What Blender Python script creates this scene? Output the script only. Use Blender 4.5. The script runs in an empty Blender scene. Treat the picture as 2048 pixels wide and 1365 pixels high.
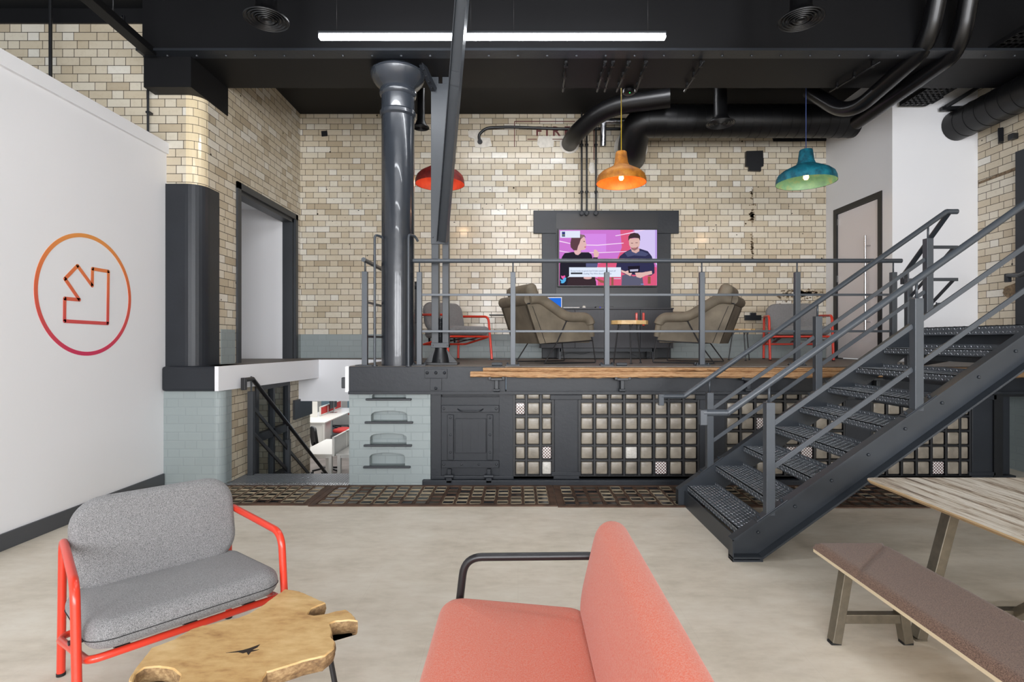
import bpy, bmesh, math, random
from mathutils import Matrix, Vector, Euler
random.seed(7)
C = bpy.context.scene.collection
PI = math.pi
CZ = 1.52            # camera height
F = 1090.0           # focal length in px of a 2048 px wide frame
VX, VY = 1036.0, 682.5

# ---------------------------------------------------------------- camera, world, exposure
cam_data = bpy.data.cameras.new('camera')
cam = bpy.data.objects.new('camera', cam_data); C.objects.link(cam)
cam.location = (0, 0, CZ); cam.rotation_euler = (PI/2, 0, 0)
cam_data.sensor_width = 36.0; cam_data.lens = F/2048*36
cam_data.shift_x = -(VX-1024)/2048; cam_data.clip_end = 200
bpy.context.scene.camera = cam
W = bpy.data.worlds.new('world'); bpy.context.scene.world = W; W.use_nodes = True
W.node_tree.nodes['Background'].inputs[0].default_value = (0.9, 0.95, 1, 1)
W.node_tree.nodes['Background'].inputs[1].default_value = 0.6
vs = bpy.context.scene.view_settings
vs.view_transform = 'Standard'; vs.look = 'None'; vs.gamma = 1; vs.use_curve_mapping = False
EXPOSURE = 0.42; vs.exposure = EXPOSURE
LAMP = 40.0         # radiance of the linear lamps
WINDOW_FILL = 15.0      # radiance of the fill windows added behind the camera

def P(px, py, Y):
    return Vector(((px-VX)*Y/F, Y, CZ-(py-VY)*Y/F))
def XZ(px, py, Y):
    return ((px-VX)*Y/F, CZ-(py-VY)*Y/F)
def G(px, py, z):     # point at known height
    Y = (CZ-z)*F/(py-VY); return Vector(((px-VX)*Y/F, Y, z))

# ---------------------------------------------------------------- materials
def lin(c):
    return tuple(((v/255)/12.92 if v/255 <= .04045 else ((v/255+.055)/1.055)**2.4) for v in c)
def col(c): return (*lin(c), 1)
class NT:
    def __init__(s, name):
        s.m = bpy.data.materials.new(name); s.m.use_nodes = True
        s.t = s.m.node_tree; s.b = s.t.nodes['Principled BSDF']
    def n(s, typ, **kw):
        nd = s.t.nodes.new(typ)
        for k, v in kw.items():
            if k.startswith('_'): nd.inputs[k[1:].replace('_', ' ')].default_value = v
            else: setattr(nd, k, v)
        return nd
    def l(s, a, b): s.t.links.new(a, b)
    def put(s, inp, v):
        if hasattr(v, 'is_output'): s.l(v, inp)
        else: inp.default_value = v
    def m_(s, op, a, b=None, c=None):
        nd = s.n('ShaderNodeMath', operation=op)
        for i, v in enumerate((a, b, c)):
            if v is not None: s.put(nd.inputs[i], v)
        return nd.outputs[0]
    def mix(s, f, a, b, mode='MIX'):
        nd = s.n('ShaderNodeMix', data_type='RGBA', blend_type=mode)
        s.put(nd.inputs[0], f); s.put(nd.inputs[6], a); s.put(nd.inputs[7], b)
        return nd.outputs[2]
    def ramp(s, f, stops, interp='LINEAR'):
        nd = s.n('ShaderNodeValToRGB'); cr = nd.color_ramp; cr.interpolation = interp
        while len(cr.elements) < len(stops): cr.elements.new(.5)
        for e, (p, c) in zip(cr.elements, stops): e.position = p; e.color = c
        s.put(nd.inputs[0], f); return nd.outputs[0]
    def noise(s, vec, scale, detail=3, rough=.5):
        nd = s.n('ShaderNodeTexNoise'); nd.inputs['Scale'].default_value = scale
        nd.inputs['Detail'].default_value = detail; nd.inputs['Roughness'].default_value = rough
        if vec is not None: s.l(vec, nd.inputs['Vector'])
        return nd.outputs[0]
    def pos(s): return s.n('ShaderNodeNewGeometry').outputs['Position']
    def obj(s): return s.n('ShaderNodeTexCoord').outputs['Object']
    def uv(s): return s.n('ShaderNodeTexCoord').outputs['UV']
    def scale(s, v, sc):
        nd = s.n('ShaderNodeVectorMath', operation='MULTIPLY'); s.l(v, nd.inputs[0]); nd.inputs[1].default_value = sc
        return nd.outputs[0]
    def bump(s, h, strength=.3, dist=.01):
        nd = s.n('ShaderNodeBump'); nd.inputs['Strength'].default_value = strength
        nd.inputs['Distance'].default_value = dist; s.l(h, nd.inputs['Height'])
        s.l(nd.outputs[0], s.b.inputs['Normal'])
def flat(name, c, rough=.6, metal=0, spec=.5, noise=0, nscale=8, bump=0, bscale=60, coat=0):
    s = NT(name); s.b.inputs['Roughness'].default_value = rough; s.b.inputs['Metallic'].default_value = metal
    s.b.inputs['Specular IOR Level'].default_value = spec; s.b.inputs['Coat Weight'].default_value = coat
    if noise:
        f = s.noise(s.obj(), nscale, 4)
        a = tuple(v*(1-noise) for v in lin(c)); b = tuple(min(1, v*(1+noise)) for v in lin(c))
        s.l(s.ramp(f, [(.3, (*a, 1)), (.7, (*b, 1))]), s.b.inputs['Base Color'])
    else: s.b.inputs['Base Color'].default_value = col(c)
    if bump: s.bump(s.noise(s.obj(), bscale, 3), bump, .004)
    return s.m
def emit(name, c, strength):
    s = NT(name); s.b.inputs['Base Color'].default_value = (0, 0, 0, 1)
    s.b.inputs['Specular IOR Level'].default_value = 0
    s.b.inputs['Emission Color'].default_value = col(c); s.b.inputs['Emission Strength'].default_value = strength
    return s.m
def tile_mat(name, stops, mortar, h=.0886, S=.2457, H=.1227, rough=.22, gap=.0026, dirt=.35, bumpk=.35, spots=True):
    s = NT(name); sep = s.n('ShaderNodeSeparateXYZ'); s.l(s.pos(), sep.inputs[0]); u = s.m_('ADD', s.m_('ADD', sep.outputs[0], sep.outputs[1]), 40.0); v = s.m_('ADD', sep.outputs[2], 20.0)
    Pp = S+H; row = s.m_('FLOOR', s.m_('DIVIDE', v, h)); odd = s.m_('FLOORED_MODULO', row, 2.0)
    wn0 = s.n('ShaderNodeTexWhiteNoise', noise_dimensions='1D'); s.l(row, wn0.inputs['W'])
    uu = s.m_('ADD', s.m_('MULTIPLY_ADD', odd, Pp/2, u), s.m_('MULTIPLY', wn0.outputs[0], .03))
    cell = s.m_('FLOOR', s.m_('DIVIDE', uu, Pp)); mm = s.m_('SUBTRACT', uu, s.m_('MULTIPLY', cell, Pp))
    isH = s.m_('GREATER_THAN', mm, S); ml = s.m_('SUBTRACT', mm, s.m_('MULTIPLY', isH, S))
    wl = s.m_('MULTIPLY_ADD', isH, H-S, S)
    du = s.m_('MINIMUM', ml, s.m_('SUBTRACT', wl, ml))
    vv = s.m_('SUBTRACT', v, s.m_('MULTIPLY', row, h)); dv = s.m_('MINIMUM', vv, s.m_('SUBTRACT', h, vv))
    d = s.m_('MINIMUM', du, dv)
    mask = s.n('ShaderNodeMapRange', interpolation_type='SMOOTHSTEP'); s.l(d, mask.inputs[0])
    mask.inputs[1].default_value = gap*.6; mask.inputs[2].default_value = gap*1.5
    cmb = s.n('ShaderNodeCombineXYZ'); s.l(s.m_('MULTIPLY_ADD', cell, 2.0, isH), cmb.inputs[0]); s.l(row, cmb.inputs[1])
    wn = s.n('ShaderNodeTexWhiteNoise', noise_dimensions='2D'); s.l(cmb.outputs[0], wn.inputs['Vector'])
    base = s.ramp(wn.outputs[0], stops)
    pos = s.pos()
    big = s.noise(pos, 1.3, 3); fine = s.noise(pos, 22, 4, .7)
    base = s.mix(s.m_('MULTIPLY', s.ramp(big, [(.45, (0, 0, 0, 1)), (.75, (1, 1, 1, 1))]), dirt*.5), base, col((176, 152, 116)), 'MIX')
    base = s.mix(s.m_('MULTIPLY', s.ramp(fine, [(.5, (0, 0, 0, 1)), (.8, (1, 1, 1, 1))]), dirt*.6), base, col((150, 126, 92)), 'MIX')
    if spots:
        vo = s.n('ShaderNodeTexVoronoi'); s.l(pos, vo.inputs['Vector']); vo.inputs['Scale'].default_value = 4.2
        near = s.m_('LESS_THAN', vo.outputs['Distance'], .055)
        sel = s.n('ShaderNodeSeparateColor'); s.l(vo.outputs['Color'], sel.inputs[0])
        base = s.mix(s.m_('MULTIPLY', near, s.m_('GREATER_THAN', sel.outputs[0], .62)), base, col((46, 36, 26)))
    fin = s.mix(mask.outputs[0], col(mortar), base)
    s.l(fin, s.b.inputs['Base Color'])
    s.l(s.ramp(mask.outputs[0], [(0, (.9,)*3+(1,)), (1, (rough,)*3+(1,))]), s.b.inputs['Roughness'])
    hgt = s.m_('MULTIPLY_ADD', s.noise(pos, 9, 2), .35, s.m_('ADD', mask.outputs[0], s.m_('MULTIPLY', wn.outputs[0], .25)))
    s.bump(hgt, bumpk, .004)
    return s.m
T = lambda c: col(c)
M = {}
M['tile'] = tile_mat('glazed_tile', [(0, T((176, 162, 139))), (.10, T((194, 181, 158))), (.5, T((204, 193, 172))), (.85, T((212, 204, 187))), (1, T((220, 216, 206)))], (48, 38, 28), rough=.17, gap=.003)
M['tile_cream'] = tile_mat('cream_glazed_tile', [(0, T((224, 206, 170))), (1, T((234, 219, 188)))], (52, 42, 32), rough=.12, dirt=.1, spots=False)
M['tile_dull'] = tile_mat('weathered_tile', [(0, T((168, 150, 124))), (.3, T((198, 184, 158))), (1, T((216, 205, 182)))], (60, 50, 40), rough=.4, dirt=.6)
M['grey_brick'] = tile_mat('painted_brick', [(0, T((140, 149, 149))), (1, T((143, 152, 152)))], (138, 147, 147), rough=.45, gap=.005, dirt=0, bumpk=.2, spots=False)
M['dark'] = flat('dark_gloss_paint', (37, 40, 45), .4, spec=.35, bump=.25, bscale=30, noise=.12, nscale=3)
M['dark_column'] = flat('dark_column_paint', (42, 46, 52), .26, bump=.7, bscale=9, noise=.1, nscale=3, coat=.3)
M['darkpaint'] = flat('charcoal_paint', (50, 53, 57), .45, bump=.15, bscale=20, noise=.08, nscale=2)
M['black'] = flat('black_paint', (24, 25, 28), .4)
M['ceil'] = flat('black_ceiling_paint', (15, 15, 17), .6, spec=.25, noise=.15, nscale=2)
M['beam'] = flat('black_beam_paint', (15, 15, 17), .55, spec=.25, noise=.12, nscale=2)
M['duct'] = flat('black_duct_paint', (9, 9, 11), .42, spec=.4)
M['glosspipe'] = flat('glossy_black_pipe', (12, 12, 14), .28)
M['steel'] = flat('grey_painted_steel', (70, 75, 81), .36, metal=.1, noise=.05, nscale=4)
M['poststeel'] = flat('dark_grey_strut_paint', (52, 56, 61), .42, noise=.08, nscale=3)
M['steeldark'] = flat('dark_painted_steel', (48, 53, 59), .38, metal=.1, noise=.1, nscale=6)
M['plate'] = flat('chequer_plate_paint', (82, 87, 93), .34, metal=.1, noise=.12, nscale=20)
M['pale_glint'] = flat('pale_plate_glint', (150, 154, 158), .25, metal=.5)  # highlights put into the lozenge colour; also the pale nosing strip
M['white'] = flat('white_wall_paint', (228, 228, 230), .7, bump=.05, bscale=80)
M['lilac'] = flat('pale_door_paint', (224, 219, 220), .45)
M['skirt'] = flat('skirting_paint', (70, 72, 76), .4)
M['zinc'] = flat('bright_metal', (190, 190, 192), .25, metal=1)
M['foil'] = flat('foil_wrap', (180, 182, 188), .3, metal=1, bump=.9, bscale=40)
M['plaster'] = flat('plaster_patch', (205, 200, 190), .8, noise=.1, nscale=20)
M['maroon'] = flat('maroon_paint', (92, 34, 34), .6)
M['redmetal'] = flat('red_powder_coat', (214, 58, 38), .3, coat=.2)
M['blackmetal'] = flat('black_powder_coat', (30, 29, 31), .35)
M['bronze'] = flat('brushed_steel_legs', (128, 121, 108), .34, metal=.75, noise=.12, nscale=30)
M['rubber'] = flat('black_rubber', (22, 22, 22), .8)
M['laminate'] = flat('white_laminate', (236, 234, 228), .4)
M['plyedge'] = flat('birch_ply_edge', (222, 205, 172), .5)
M['oakedge'] = flat('oak_ply_edge', (180, 154, 116), .5)
M['redfab'] = flat('red_screen_fabric', (196, 60, 58), .9)
M['carpet'] = flat('office_carpet', (126, 120, 116), .95, noise=.25, nscale=3)
M['greenled'] = emit('green_indicator', (60, 255, 120), 2)
M['sideboard'] = None
def fabric(name, c1, c2, scale=260, bumpk=.5):
    s = NT(name); o = s.obj()
    f = s.noise(s.scale(o, (1, 1, 1)), scale, 2, .6); g = s.noise(s.scale(o, (2.5, 1, 1)), scale*.5, 2, .7)
    k = s.m_('MULTIPLY_ADD', f, .6, s.m_('MULTIPLY', g, .4))
    s.l(s.ramp(k, [(.36, col(c1)), (.62, col(c2))]), s.b.inputs['Base Color'])
    s.b.inputs['Roughness'].default_value = .92; s.b.inputs['Sheen Weight'].default_value = .15
    s.bump(k, bumpk, .002); return s.m
M['greyfab'] = fabric('grey_tweed', (62, 62, 63), (150, 149, 149), 420)
M['coral'] = fabric('coral_wool', (206, 94, 66), (206, 132, 112), 260)
M['brownfab'] = fabric('brown_wool', (64, 44, 34), (132, 104, 86), 300)
M['suede'] = flat('taupe_suede', (108, 98, 83), .75, noise=.25, nscale=5, bump=.2, bscale=200)
def wood(name, stops, scale, axis=(1, 8, 8), rough=.55, bumpk=.25, dist=2.0, knots=0):
    s = NT(name); o = s.scale(s.obj(), axis)
    w = s.noise(o, scale, 6, .65); w2 = s.noise(o, scale*4, 4, .6)
    k = s.m_('MULTIPLY_ADD', w, .7, s.m_('MULTIPLY', w2, .3))
    c = s.ramp(k, [(p, col(q)) for p, q in stops])
    s.l(c, s.b.inputs['Base Color']); s.b.inputs['Roughness'].default_value = rough
    s.bump(k, bumpk, .004); return s.m
M['rootwood'] = wood('honey_root_wood', [(.30, (150, 108, 62)), (.44, (190, 152, 98)), (.58, (206, 172, 118)), (.75, (216, 188, 140))], 2.2, (1.4, 3, 3), .42, .2)
M['bark'] = wood('root_bark', [(.3, (84, 62, 40)), (.5, (132, 104, 70)), (.7, (176, 148, 106))], 9, (2, 2, 3), .85, .9)
M['crack'] = flat('wood_crack', (38, 24, 14), .9)
M['timber'] = wood('weathered_timber', [(.3, (96, 62, 38)), (.42, (150, 108, 70)), (.55, (186, 146, 104)), (.68, (150, 124, 98)), (.8, (196, 168, 132))], 6, (.9, 7, 12), .7, .9)
M['deck'] = wood('grey_floorboards', [(.3, (84, 78, 72)), (.55, (120, 112, 105)), (.75, (144, 136, 128))], 5, (1, 10, 1), .6, .3)
M['sideboard'] = wood('charcoal_oak', [(.3, (42, 42, 46)), (.6, (58, 58, 62)), (.8, (72, 72, 76))], 10, (10, 10, 1), .5, .15)
def tabletop_mat():
    s = NT('whitewashed_boards'); o = s.obj()
    sep = s.n('ShaderNodeSeparateXYZ'); s.l(o, sep.inputs[0])
    br = s.n('ShaderNodeTexBrick'); br.inputs['Scale'].default_value = 1.0
    br.inputs['Brick Width'].default_value = .9; br.inputs['Row Height'].default_value = .085; br.inputs['Mortar Size'].default_value = .0015
    br.offset = .37; br.inputs['Color1'].default_value = (0, 0, 0, 1); br.inputs['Color2'].default_value = (1, 1, 1, 1); br.inputs['Mortar'].default_value = (.4, .4, .4, 1)
    s.l(s.n('ShaderNodeTexCoord').outputs['Object'], br.inputs['Vector'])
    sh = s.n('ShaderNodeVectorMath', operation='MULTIPLY_ADD'); s.l(br.outputs[0], sh.inputs[0]); sh.inputs[1].default_value = (7, 3, 5); s.l(s.scale(o, (1.1, 13, 4)), sh.inputs[2])
    g = s.noise(sh.outputs[0], 1.6, 8, .72); g2 = s.noise(sh.outputs[0], 6, 5, .7)
    k = s.m_('ADD', s.m_('MULTIPLY', g, .75), s.m_('MULTIPLY', g2, .25))
    c = s.ramp(k, [(.40, col((96, 82, 72))), (.45, col((150, 134, 116))), (.49, col((188, 178, 162))), (.56, col((212, 206, 194))), (.63, col((184, 170, 148)))])
    c = s.mix(s.m_('MULTIPLY', br.outputs[0], .35), c, col((166, 150, 128)))
    s.l(c, s.b.inputs['Base Color']); s.b.inputs['Roughness'].default_value = .5; s.bump(k, .15, .002)
    return s.m
M['boards'] = tabletop_mat()
def floor_mat():
    s = NT('beige_vinyl'); p = s.pos()
    a = s.noise(s.scale(p, (1, 1.8, 1)), 1.6, 6, .6); b = s.noise(s.scale(p, (1, 2.4, 1)), 7, 5, .65)
    k = s.m_('MULTIPLY_ADD', a, .6, s.m_('MULTIPLY', b, .4))
    c = s.ramp(k, [(.36, col((198, 188, 170))), (.5, col((214, 204, 187))), (.64, col((224, 216, 201)))])
    br = s.n('ShaderNodeTexBrick'); br.inputs['Scale'].default_value = 1; br.inputs['Brick Width'].default_value = .92; br.inputs['Row Height'].default_value = .92
    br.offset = .5; br.inputs['Mortar Size'].default_value = .0012; br.inputs['Mortar Smooth'].default_value = .6
    s.l(p, br.inputs['Vector'])
    c = s.mix(s.m_('MULTIPLY', br.outputs['Fac'], .2), c, col((150, 140, 122)))
    s.l(c, s.b.inputs['Base Color']); s.b.inputs['Roughness'].default_value = .42
    s.bump(b, .05, .002); return s.m
M['floor'] = floor_mat()
def block_mat(name, c1, c2, kind):
    s = NT(name); o = s.obj()
    wv = s.n('ShaderNodeTexWave'); wv.bands_direction = 'Z'; wv.inputs['Scale'].default_value = 26; s.l(o, wv.inputs['Vector'])
    n = s.noise(o, 9, 4)
    s.l(s.mix(s.m_('MULTIPLY', wv.outputs['Fac'], .16), s.ramp(n, [(.35, col(c1)), (.65, col(c2))]), col((112, 104, 92))), s.b.inputs['Base Color'])
    s.b.inputs['Roughness'].default_value = .3; s.b.inputs['Coat Weight'].default_value = .15
    s.bump(s.m_('ADD', s.m_('MULTIPLY', wv.outputs['Fac'], .3), s.noise(o, 30, 3)), .3, .004); return s.m
M['block'] = block_mat('ribbed_glass_block', (122, 114, 102), (150, 141, 127), 0)
def prism_mat():
    s = NT('prismatic_glass_block'); o = s.obj()
    ck = s.n('ShaderNodeTexChecker'); ck.inputs['Scale'].default_value = 64; s.l(o, ck.inputs[0])
    ck.inputs[1].default_value = col((235, 232, 230)); ck.inputs[2].default_value = col((112, 84, 78))
    s.l(ck.outputs[0], s.b.inputs['Base Color']); s.b.inputs['Roughness'].default_value = .12; s.bump(ck.outputs[1], .8, .004)
    return s.m
M['prism'] = prism_mat()
M['pebble'] = flat('pebbled_glass_block', (196, 192, 184), .2, noise=.15, nscale=60, bump=.9, bscale=50)
M['rust'] = flat('rusty_iron', (84, 62, 48), .7, metal=.2, noise=.4, nscale=8, bump=.3, bscale=50)
M['rim'] = flat('worn_pale_rim', (150, 136, 112), .6, noise=.4, nscale=10)
M['lens'] = flat('dark_glass_lens', (18, 19, 21), .2, spec=.2, noise=.3, nscale=4)
M['lens2'] = flat('murky_glass_lens', (62, 55, 44), .3, spec=.2, noise=.35, nscale=6)
M['recess'] = flat('grey_recess', (138, 148, 144), .5, bump=.4, bscale=20)
def glass_mat():
    s = NT('door_glass'); s.b.inputs['Base Color'].default_value = (.75, .8, .8, 1); s.b.inputs['Roughness'].default_value = .03
    s.b.inputs['Transmission Weight'].default_value = 1; s.b.inputs['IOR'].default_value = 1.1; s.b.inputs['Specular IOR Level'].default_value = .9
    return s.m
M['glass'] = glass_mat()
def patina(name, c1, c2, c3, rough=.55):
    s = NT(name); n = s.noise(s.obj(), 9, 6, .65)
    s.l(s.ramp(n, [(.32, col(c1)), (.52, col(c2)), (.72, col(c3))]), s.b.inputs['Base Color']); s.b.inputs['Roughness'].default_value = rough
    s.b.inputs['Metallic'].default_value = .15; s.bump(n, .3, .003); return s.m
M['lampred'] = patina('red_patina', (74, 20, 18), (128, 34, 30), (154, 58, 40))
M['lamporange'] = patina('ochre_patina', (134, 78, 18), (178, 112, 30), (192, 140, 50))
M['lampteal'] = patina('teal_patina', (18, 60, 74), (16, 104, 124), (38, 136, 148))
M['lampred_in'] = patina('red_inner_patina', (116, 36, 24), (150, 46, 30), (160, 62, 40))
M['lamporange_in'] = patina('orange_inner_patina', (190, 92, 26), (222, 112, 36), (232, 130, 50))
M['lampteal_in'] = patina('green_inner_patina', (70, 116, 104), (84, 136, 116), (130, 130, 90))
M['bulb'] = emit('warm_bulb', (255, 190, 110), 9)
M['led'] = emit('led_diffuser', (248, 251, 255), LAMP)
M['led_fill'] = emit('fill_led_diffuser', (250, 251, 255), LAMP*.5)
M['fill_pane'] = emit('fill_pane_glow', (246, 248, 252), WINDOW_FILL)
M['officelight'] = emit('office_window_glass', (205, 228, 250), 1.0)

# ---------------------------------------------------------------- mesh building
class MB:
    def __init__(s): s.v = []; s.f = []; s.mi = []; s.sm = []; s.uv = []
    def add(s, vs, fs, m=0, smooth=False, uvs=None):
        b = len(s.v); s.v += [tuple(v) for v in vs]
        for i, f in enumerate(fs):
            s.f.append([b+k for k in f]); s.mi.append(m); s.sm.append(smooth); s.uv.append(uvs[i] if uvs else None)
        return s
    def box(s, x0, x1, y0, y1, z0, z1, m=0, bev=0, mat=None):
        x0, x1 = sorted((x0, x1)); y0, y1 = sorted((y0, y1)); z0, z1 = sorted((z0, z1))
        if bev:
            bm = bmesh.new(); bmesh.ops.create_cube(bm, size=1)
            for v in bm.verts: v.co = Vector(((x0+x1)/2+v.co.x*(x1-x0), (y0+y1)/2+v.co.y*(y1-y0), (z0+z1)/2+v.co.z*(z1-z0)))
            bmesh.ops.bevel(bm, geom=list(bm.edges), offset=min(bev, .45*min(x1-x0, y1-y0, z1-z0)), segments=2, profile=.5, affect='EDGES')
            return s.bm(bm, m, mat)
        vs = [Vector((x, y, z)) for x in (x0, x1) for y in (y0, y1) for z in (z0, z1)]
        if mat: vs = [mat @ v for v in vs]
        return s.add(vs, [(0, 1, 3, 2), (4, 6, 7, 5), (0, 4, 5, 1), (2, 3, 7, 6), (0, 2, 6, 4), (1, 5, 7, 3)], m)
    def bm(s, bm, m=0, mat=None, smooth=False):
        bm.verts.index_update()
        vs = [(mat @ v.co) if mat else v.co.copy() for v in bm.verts]
        s.add(vs, [[v.index for v in f.verts] for f in bm.faces], m, smooth); bm.free(); return s
    def bar(s, p0, p1, w, h, m=0, up=(0, 0, 1), bev=0):
        p0, p1 = Vector(p0), Vector(p1); d = (p1-p0); L = d.length; d.normalize(); up = Vector(up)
        if abs(d.dot(up)) > .99: up = Vector((0, 1, 0))
        sx = d.cross(up).normalized(); uz = sx.cross(d)
        mat = Matrix((( d.x, sx.x, uz.x, p0.x), (d.y, sx.y, uz.y, p0.y), (d.z, sx.z, uz.z, p0.z), (0, 0, 0, 1)))
        return s.box(0, L, -w/2, w/2, -h/2, h/2, m, bev, mat)
    def tube(s, pts, r, n=12, m=0, closed=False):
        pts = [Vector(p) for p in pts]; N = len(pts); rings = []; prev = None
        for i, p in enumerate(pts):
            if closed: t = (pts[(i+1) % N]-pts[i-1]).normalized()
            elif i == 0: t = (pts[1]-p).normalized()
            elif i == N-1: t = (p-pts[i-1]).normalized()
            else: t = ((p-pts[i-1]).normalized()+(pts[i+1]-p).normalized()).normalized()
            if prev is None: a = t.orthogonal().normalized()
            else: a = (prev-t*prev.dot(t)).normalized()
            prev = a; b = t.cross(a); rr = r[i] if isinstance(r, (list, tuple)) else r
            rings.append([p+(a*math.cos(2*PI*k/n)+b*math.sin(2*PI*k/n))*rr for k in range(n)])
        vs = [v for R_ in rings for v in R_]; fs = []
        for i in range(N if closed else N-1):
            j = (i+1) % N
            for k in range(n): fs.append((i*n+k, i*n+(k+1) % n, j*n+(k+1) % n, j*n+k))
        s.add(vs, fs, m, True)
        if not closed:
            s.add(rings[0], [tuple(range(n))[::-1]], m); s.add(rings[-1], [tuple(range(n))], m)
        return s
    def lathe(s, prof, c=(0, 0, 0), n=32, m=0, mat=None, smooth=True, caps=True):
        vs = []
        for r, z in prof:
            for k in range(n):
                a = 2*PI*k/n; v = Vector((c[0]+r*math.cos(a), c[1]+r*math.sin(a), c[2]+z)); vs.append(mat @ v if mat else v)
        fs = [(i*n+k, i*n+(k+1) % n, (i+1)*n+(k+1) % n, (i+1)*n+k) for i in range(len(prof)-1) for k in range(n)]
        s.add(vs, fs, m, smooth)
        if caps:
            if prof[0][0] > 1e-4: s.add(vs[:n], [tuple(range(n))[::-1]], m)
            if prof[-1][0] > 1e-4: s.add(vs[-n:], [tuple(range(n))], m)
        return s
    def prism(s, poly, a0, a1, axis='z', m=0, mtop=None, mat=None):
        def V(p, a):
            v = {'z': (p[0], p[1], a), 'y': (p[0], a, p[1]), 'x': (a, p[0], p[1])}[axis]
            v = Vector(v); return mat @ v if mat else v
        n = len(poly); vs = [V(p, a0) for p in poly]+[V(p, a1) for p in poly]
        s.add(vs, [(i, (i+1) % n, n+(i+1) % n, n+i) for i in range(n)], m)
        s.add(vs, [tuple(range(n))[::-1]], m); s.add(vs, [tuple(range(n, 2*n))], m if mtop is None else mtop)
        return s
    def quad(s, pts, m=0, uv=None): return s.add(pts, [tuple(range(len(pts)))], m, False, [uv] if uv else None)
    def cushion(s, w, d, h, rc, e, crown=.0, m=0, mat=None, nc=8, bend=0):
        """soft pad lying in x-y, thickness h"""
        def outline(ins):
            hw, hd = w/2-ins, d/2-ins; r = max(rc-ins, .0015); r = min(r, hw, hd); o = []
            for q, (cx, cy) in enumerate(((hw-r, hd-r), (-hw+r, hd-r), (-hw+r, -hd+r), (hw-r, -hd+r))):
                for k in range(nc+1):
                    a = q*PI/2+k*PI/2/nc; o.append((cx+r*math.cos(a), cy+r*math.sin(a)))
            return o
        rings = []
        K = 6
        for k in range(-K, K+1):
            a = k/K*PI/2; rings.append((e*(1-math.cos(a)), h/2*math.sin(a)))
        inner = [(e+(min(w, d)/2-e)*t, h/2+crown*math.sin(t*PI/2)) for t in (.15, .35, .6, .85, .99)]
        rings = [(i, -z if False else -(h/2)-0*z) for i, z in reversed(inner)]+rings+inner
        vs = []
        for ins, z in rings:
            for x, y in outline(min(ins, min(w, d)/2-.002)):
                v = Vector((x, y, z+bend*(x/(w/2))**2)); vs.append(mat @ v if mat else v)
        n = 4*(nc+1)
        fs = [(i*n+k, i*n+(k+1) % n, (i+1)*n+(k+1) % n, (i+1)*n+k) for i in range(len(rings)-1) for k in range(n)]
        s.add(vs, fs+[tuple(range(n))[::-1], tuple(range((len(rings)-1)*n, len(rings)*n))], m, True)
        return s
    def move(s, dx, dy, dz): s.v = [(x+dx, y+dy, z+dz) for x, y, z in s.v]; return s
    def xf(s, mat): s.v = [tuple(mat @ Vector(v)) for v in s.v]; return s
def fillet(pts, r, seg=6):
    pts = [Vector(p) for p in pts]; out = [pts[0]]
    for i in range(1, len(pts)-1):
        p, a, b = pts[i], pts[i-1], pts[i+1]; da, db = (a-p), (b-p)
        rr = min(r, da.length*.49, db.length*.49); A, B = p+da.normalized()*rr, p+db.normalized()*rr
        for k in range(seg+1):
            t = k/seg; out.append(A*(1-t)**2+p*2*t*(1-t)+B*t*t)
    return out+[pts[-1]]
def mk(name, mb, mats, parent=None, world=False, ang=35):
    me = bpy.data.meshes.new(name)
    mats = [mats] if isinstance(mats, str) else mats
    off = parent_off(parent) if (parent is not None and world) else Vector((0, 0, 0))
    me.from_pydata([(x-off.x, y-off.y, z-off.z) for x, y, z in mb.v], [], mb.f)
    for m in mats: me.materials.append(M[m])
    me.polygons.foreach_set('material_index', mb.mi); me.polygons.foreach_set('use_smooth', mb.sm)
    if any(u is not None for u in mb.uv):
        ul = me.uv_layers.new(name='UVMap')
        for p, u in zip(me.polygons, mb.uv):
            if u:
                for li, c in zip(p.loop_indices, u): ul.data[li].uv = c
    bm = bmesh.new(); bm.from_mesh(me); bmesh.ops.remove_doubles(bm, verts=bm.verts, dist=1e-5) if not any(mb.uv) else None
    bmesh.ops.recalc_face_normals(bm, faces=bm.faces); lim = math.radians(ang)
    for e in bm.edges:
        lf = e.link_faces
        e.smooth = len(lf) == 2 and lf[0].smooth and lf[1].smooth and e.calc_face_angle(0) < lim
    bm.to_mesh(me); bm.free()
    me.update()
    o = bpy.data.objects.new(name, me); C.objects.link(o)
    if parent is not None: o.parent = parent
    return o
def parent_off(p):
    v = Vector(p.location)
    while p.parent: p = p.parent; v += Vector(p.location)
    return v
def thing(name, label, cat, loc=(0, 0, 0), rz=0, group=None):
    o = bpy.data.objects.new(name, None); C.objects.link(o); o.location = loc; o.rotation_euler = (0, 0, rz)
    o.empty_display_size = .1; o['label'] = label; o['category'] = cat
    if group: o['group'] = group
    return o
def tag(o, label, cat, group=None):
    o['label'] = label; o['category'] = cat
    if group: o['group'] = group
    return o
def struct(name, mb, mats, **k):
    o = mk(name, mb, mats, **k)
    if o.parent is None: o['kind'] = 'structure'
    return o
def dup(root, loc, rz=None, label=None, group=None):
    def rec(o, parent):
        c = o.copy(); C.objects.link(c)
        if parent: c.parent = parent
        for ch in [x for x in C.objects if x.parent == o]: rec(ch, c)
        return c
    r = rec(root, None); r.location = loc
    if rz is not None: r.rotation_euler = (0, 0, rz)
    if label: r['label'] = label
    if group: r['group'] = group
    return r
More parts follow.
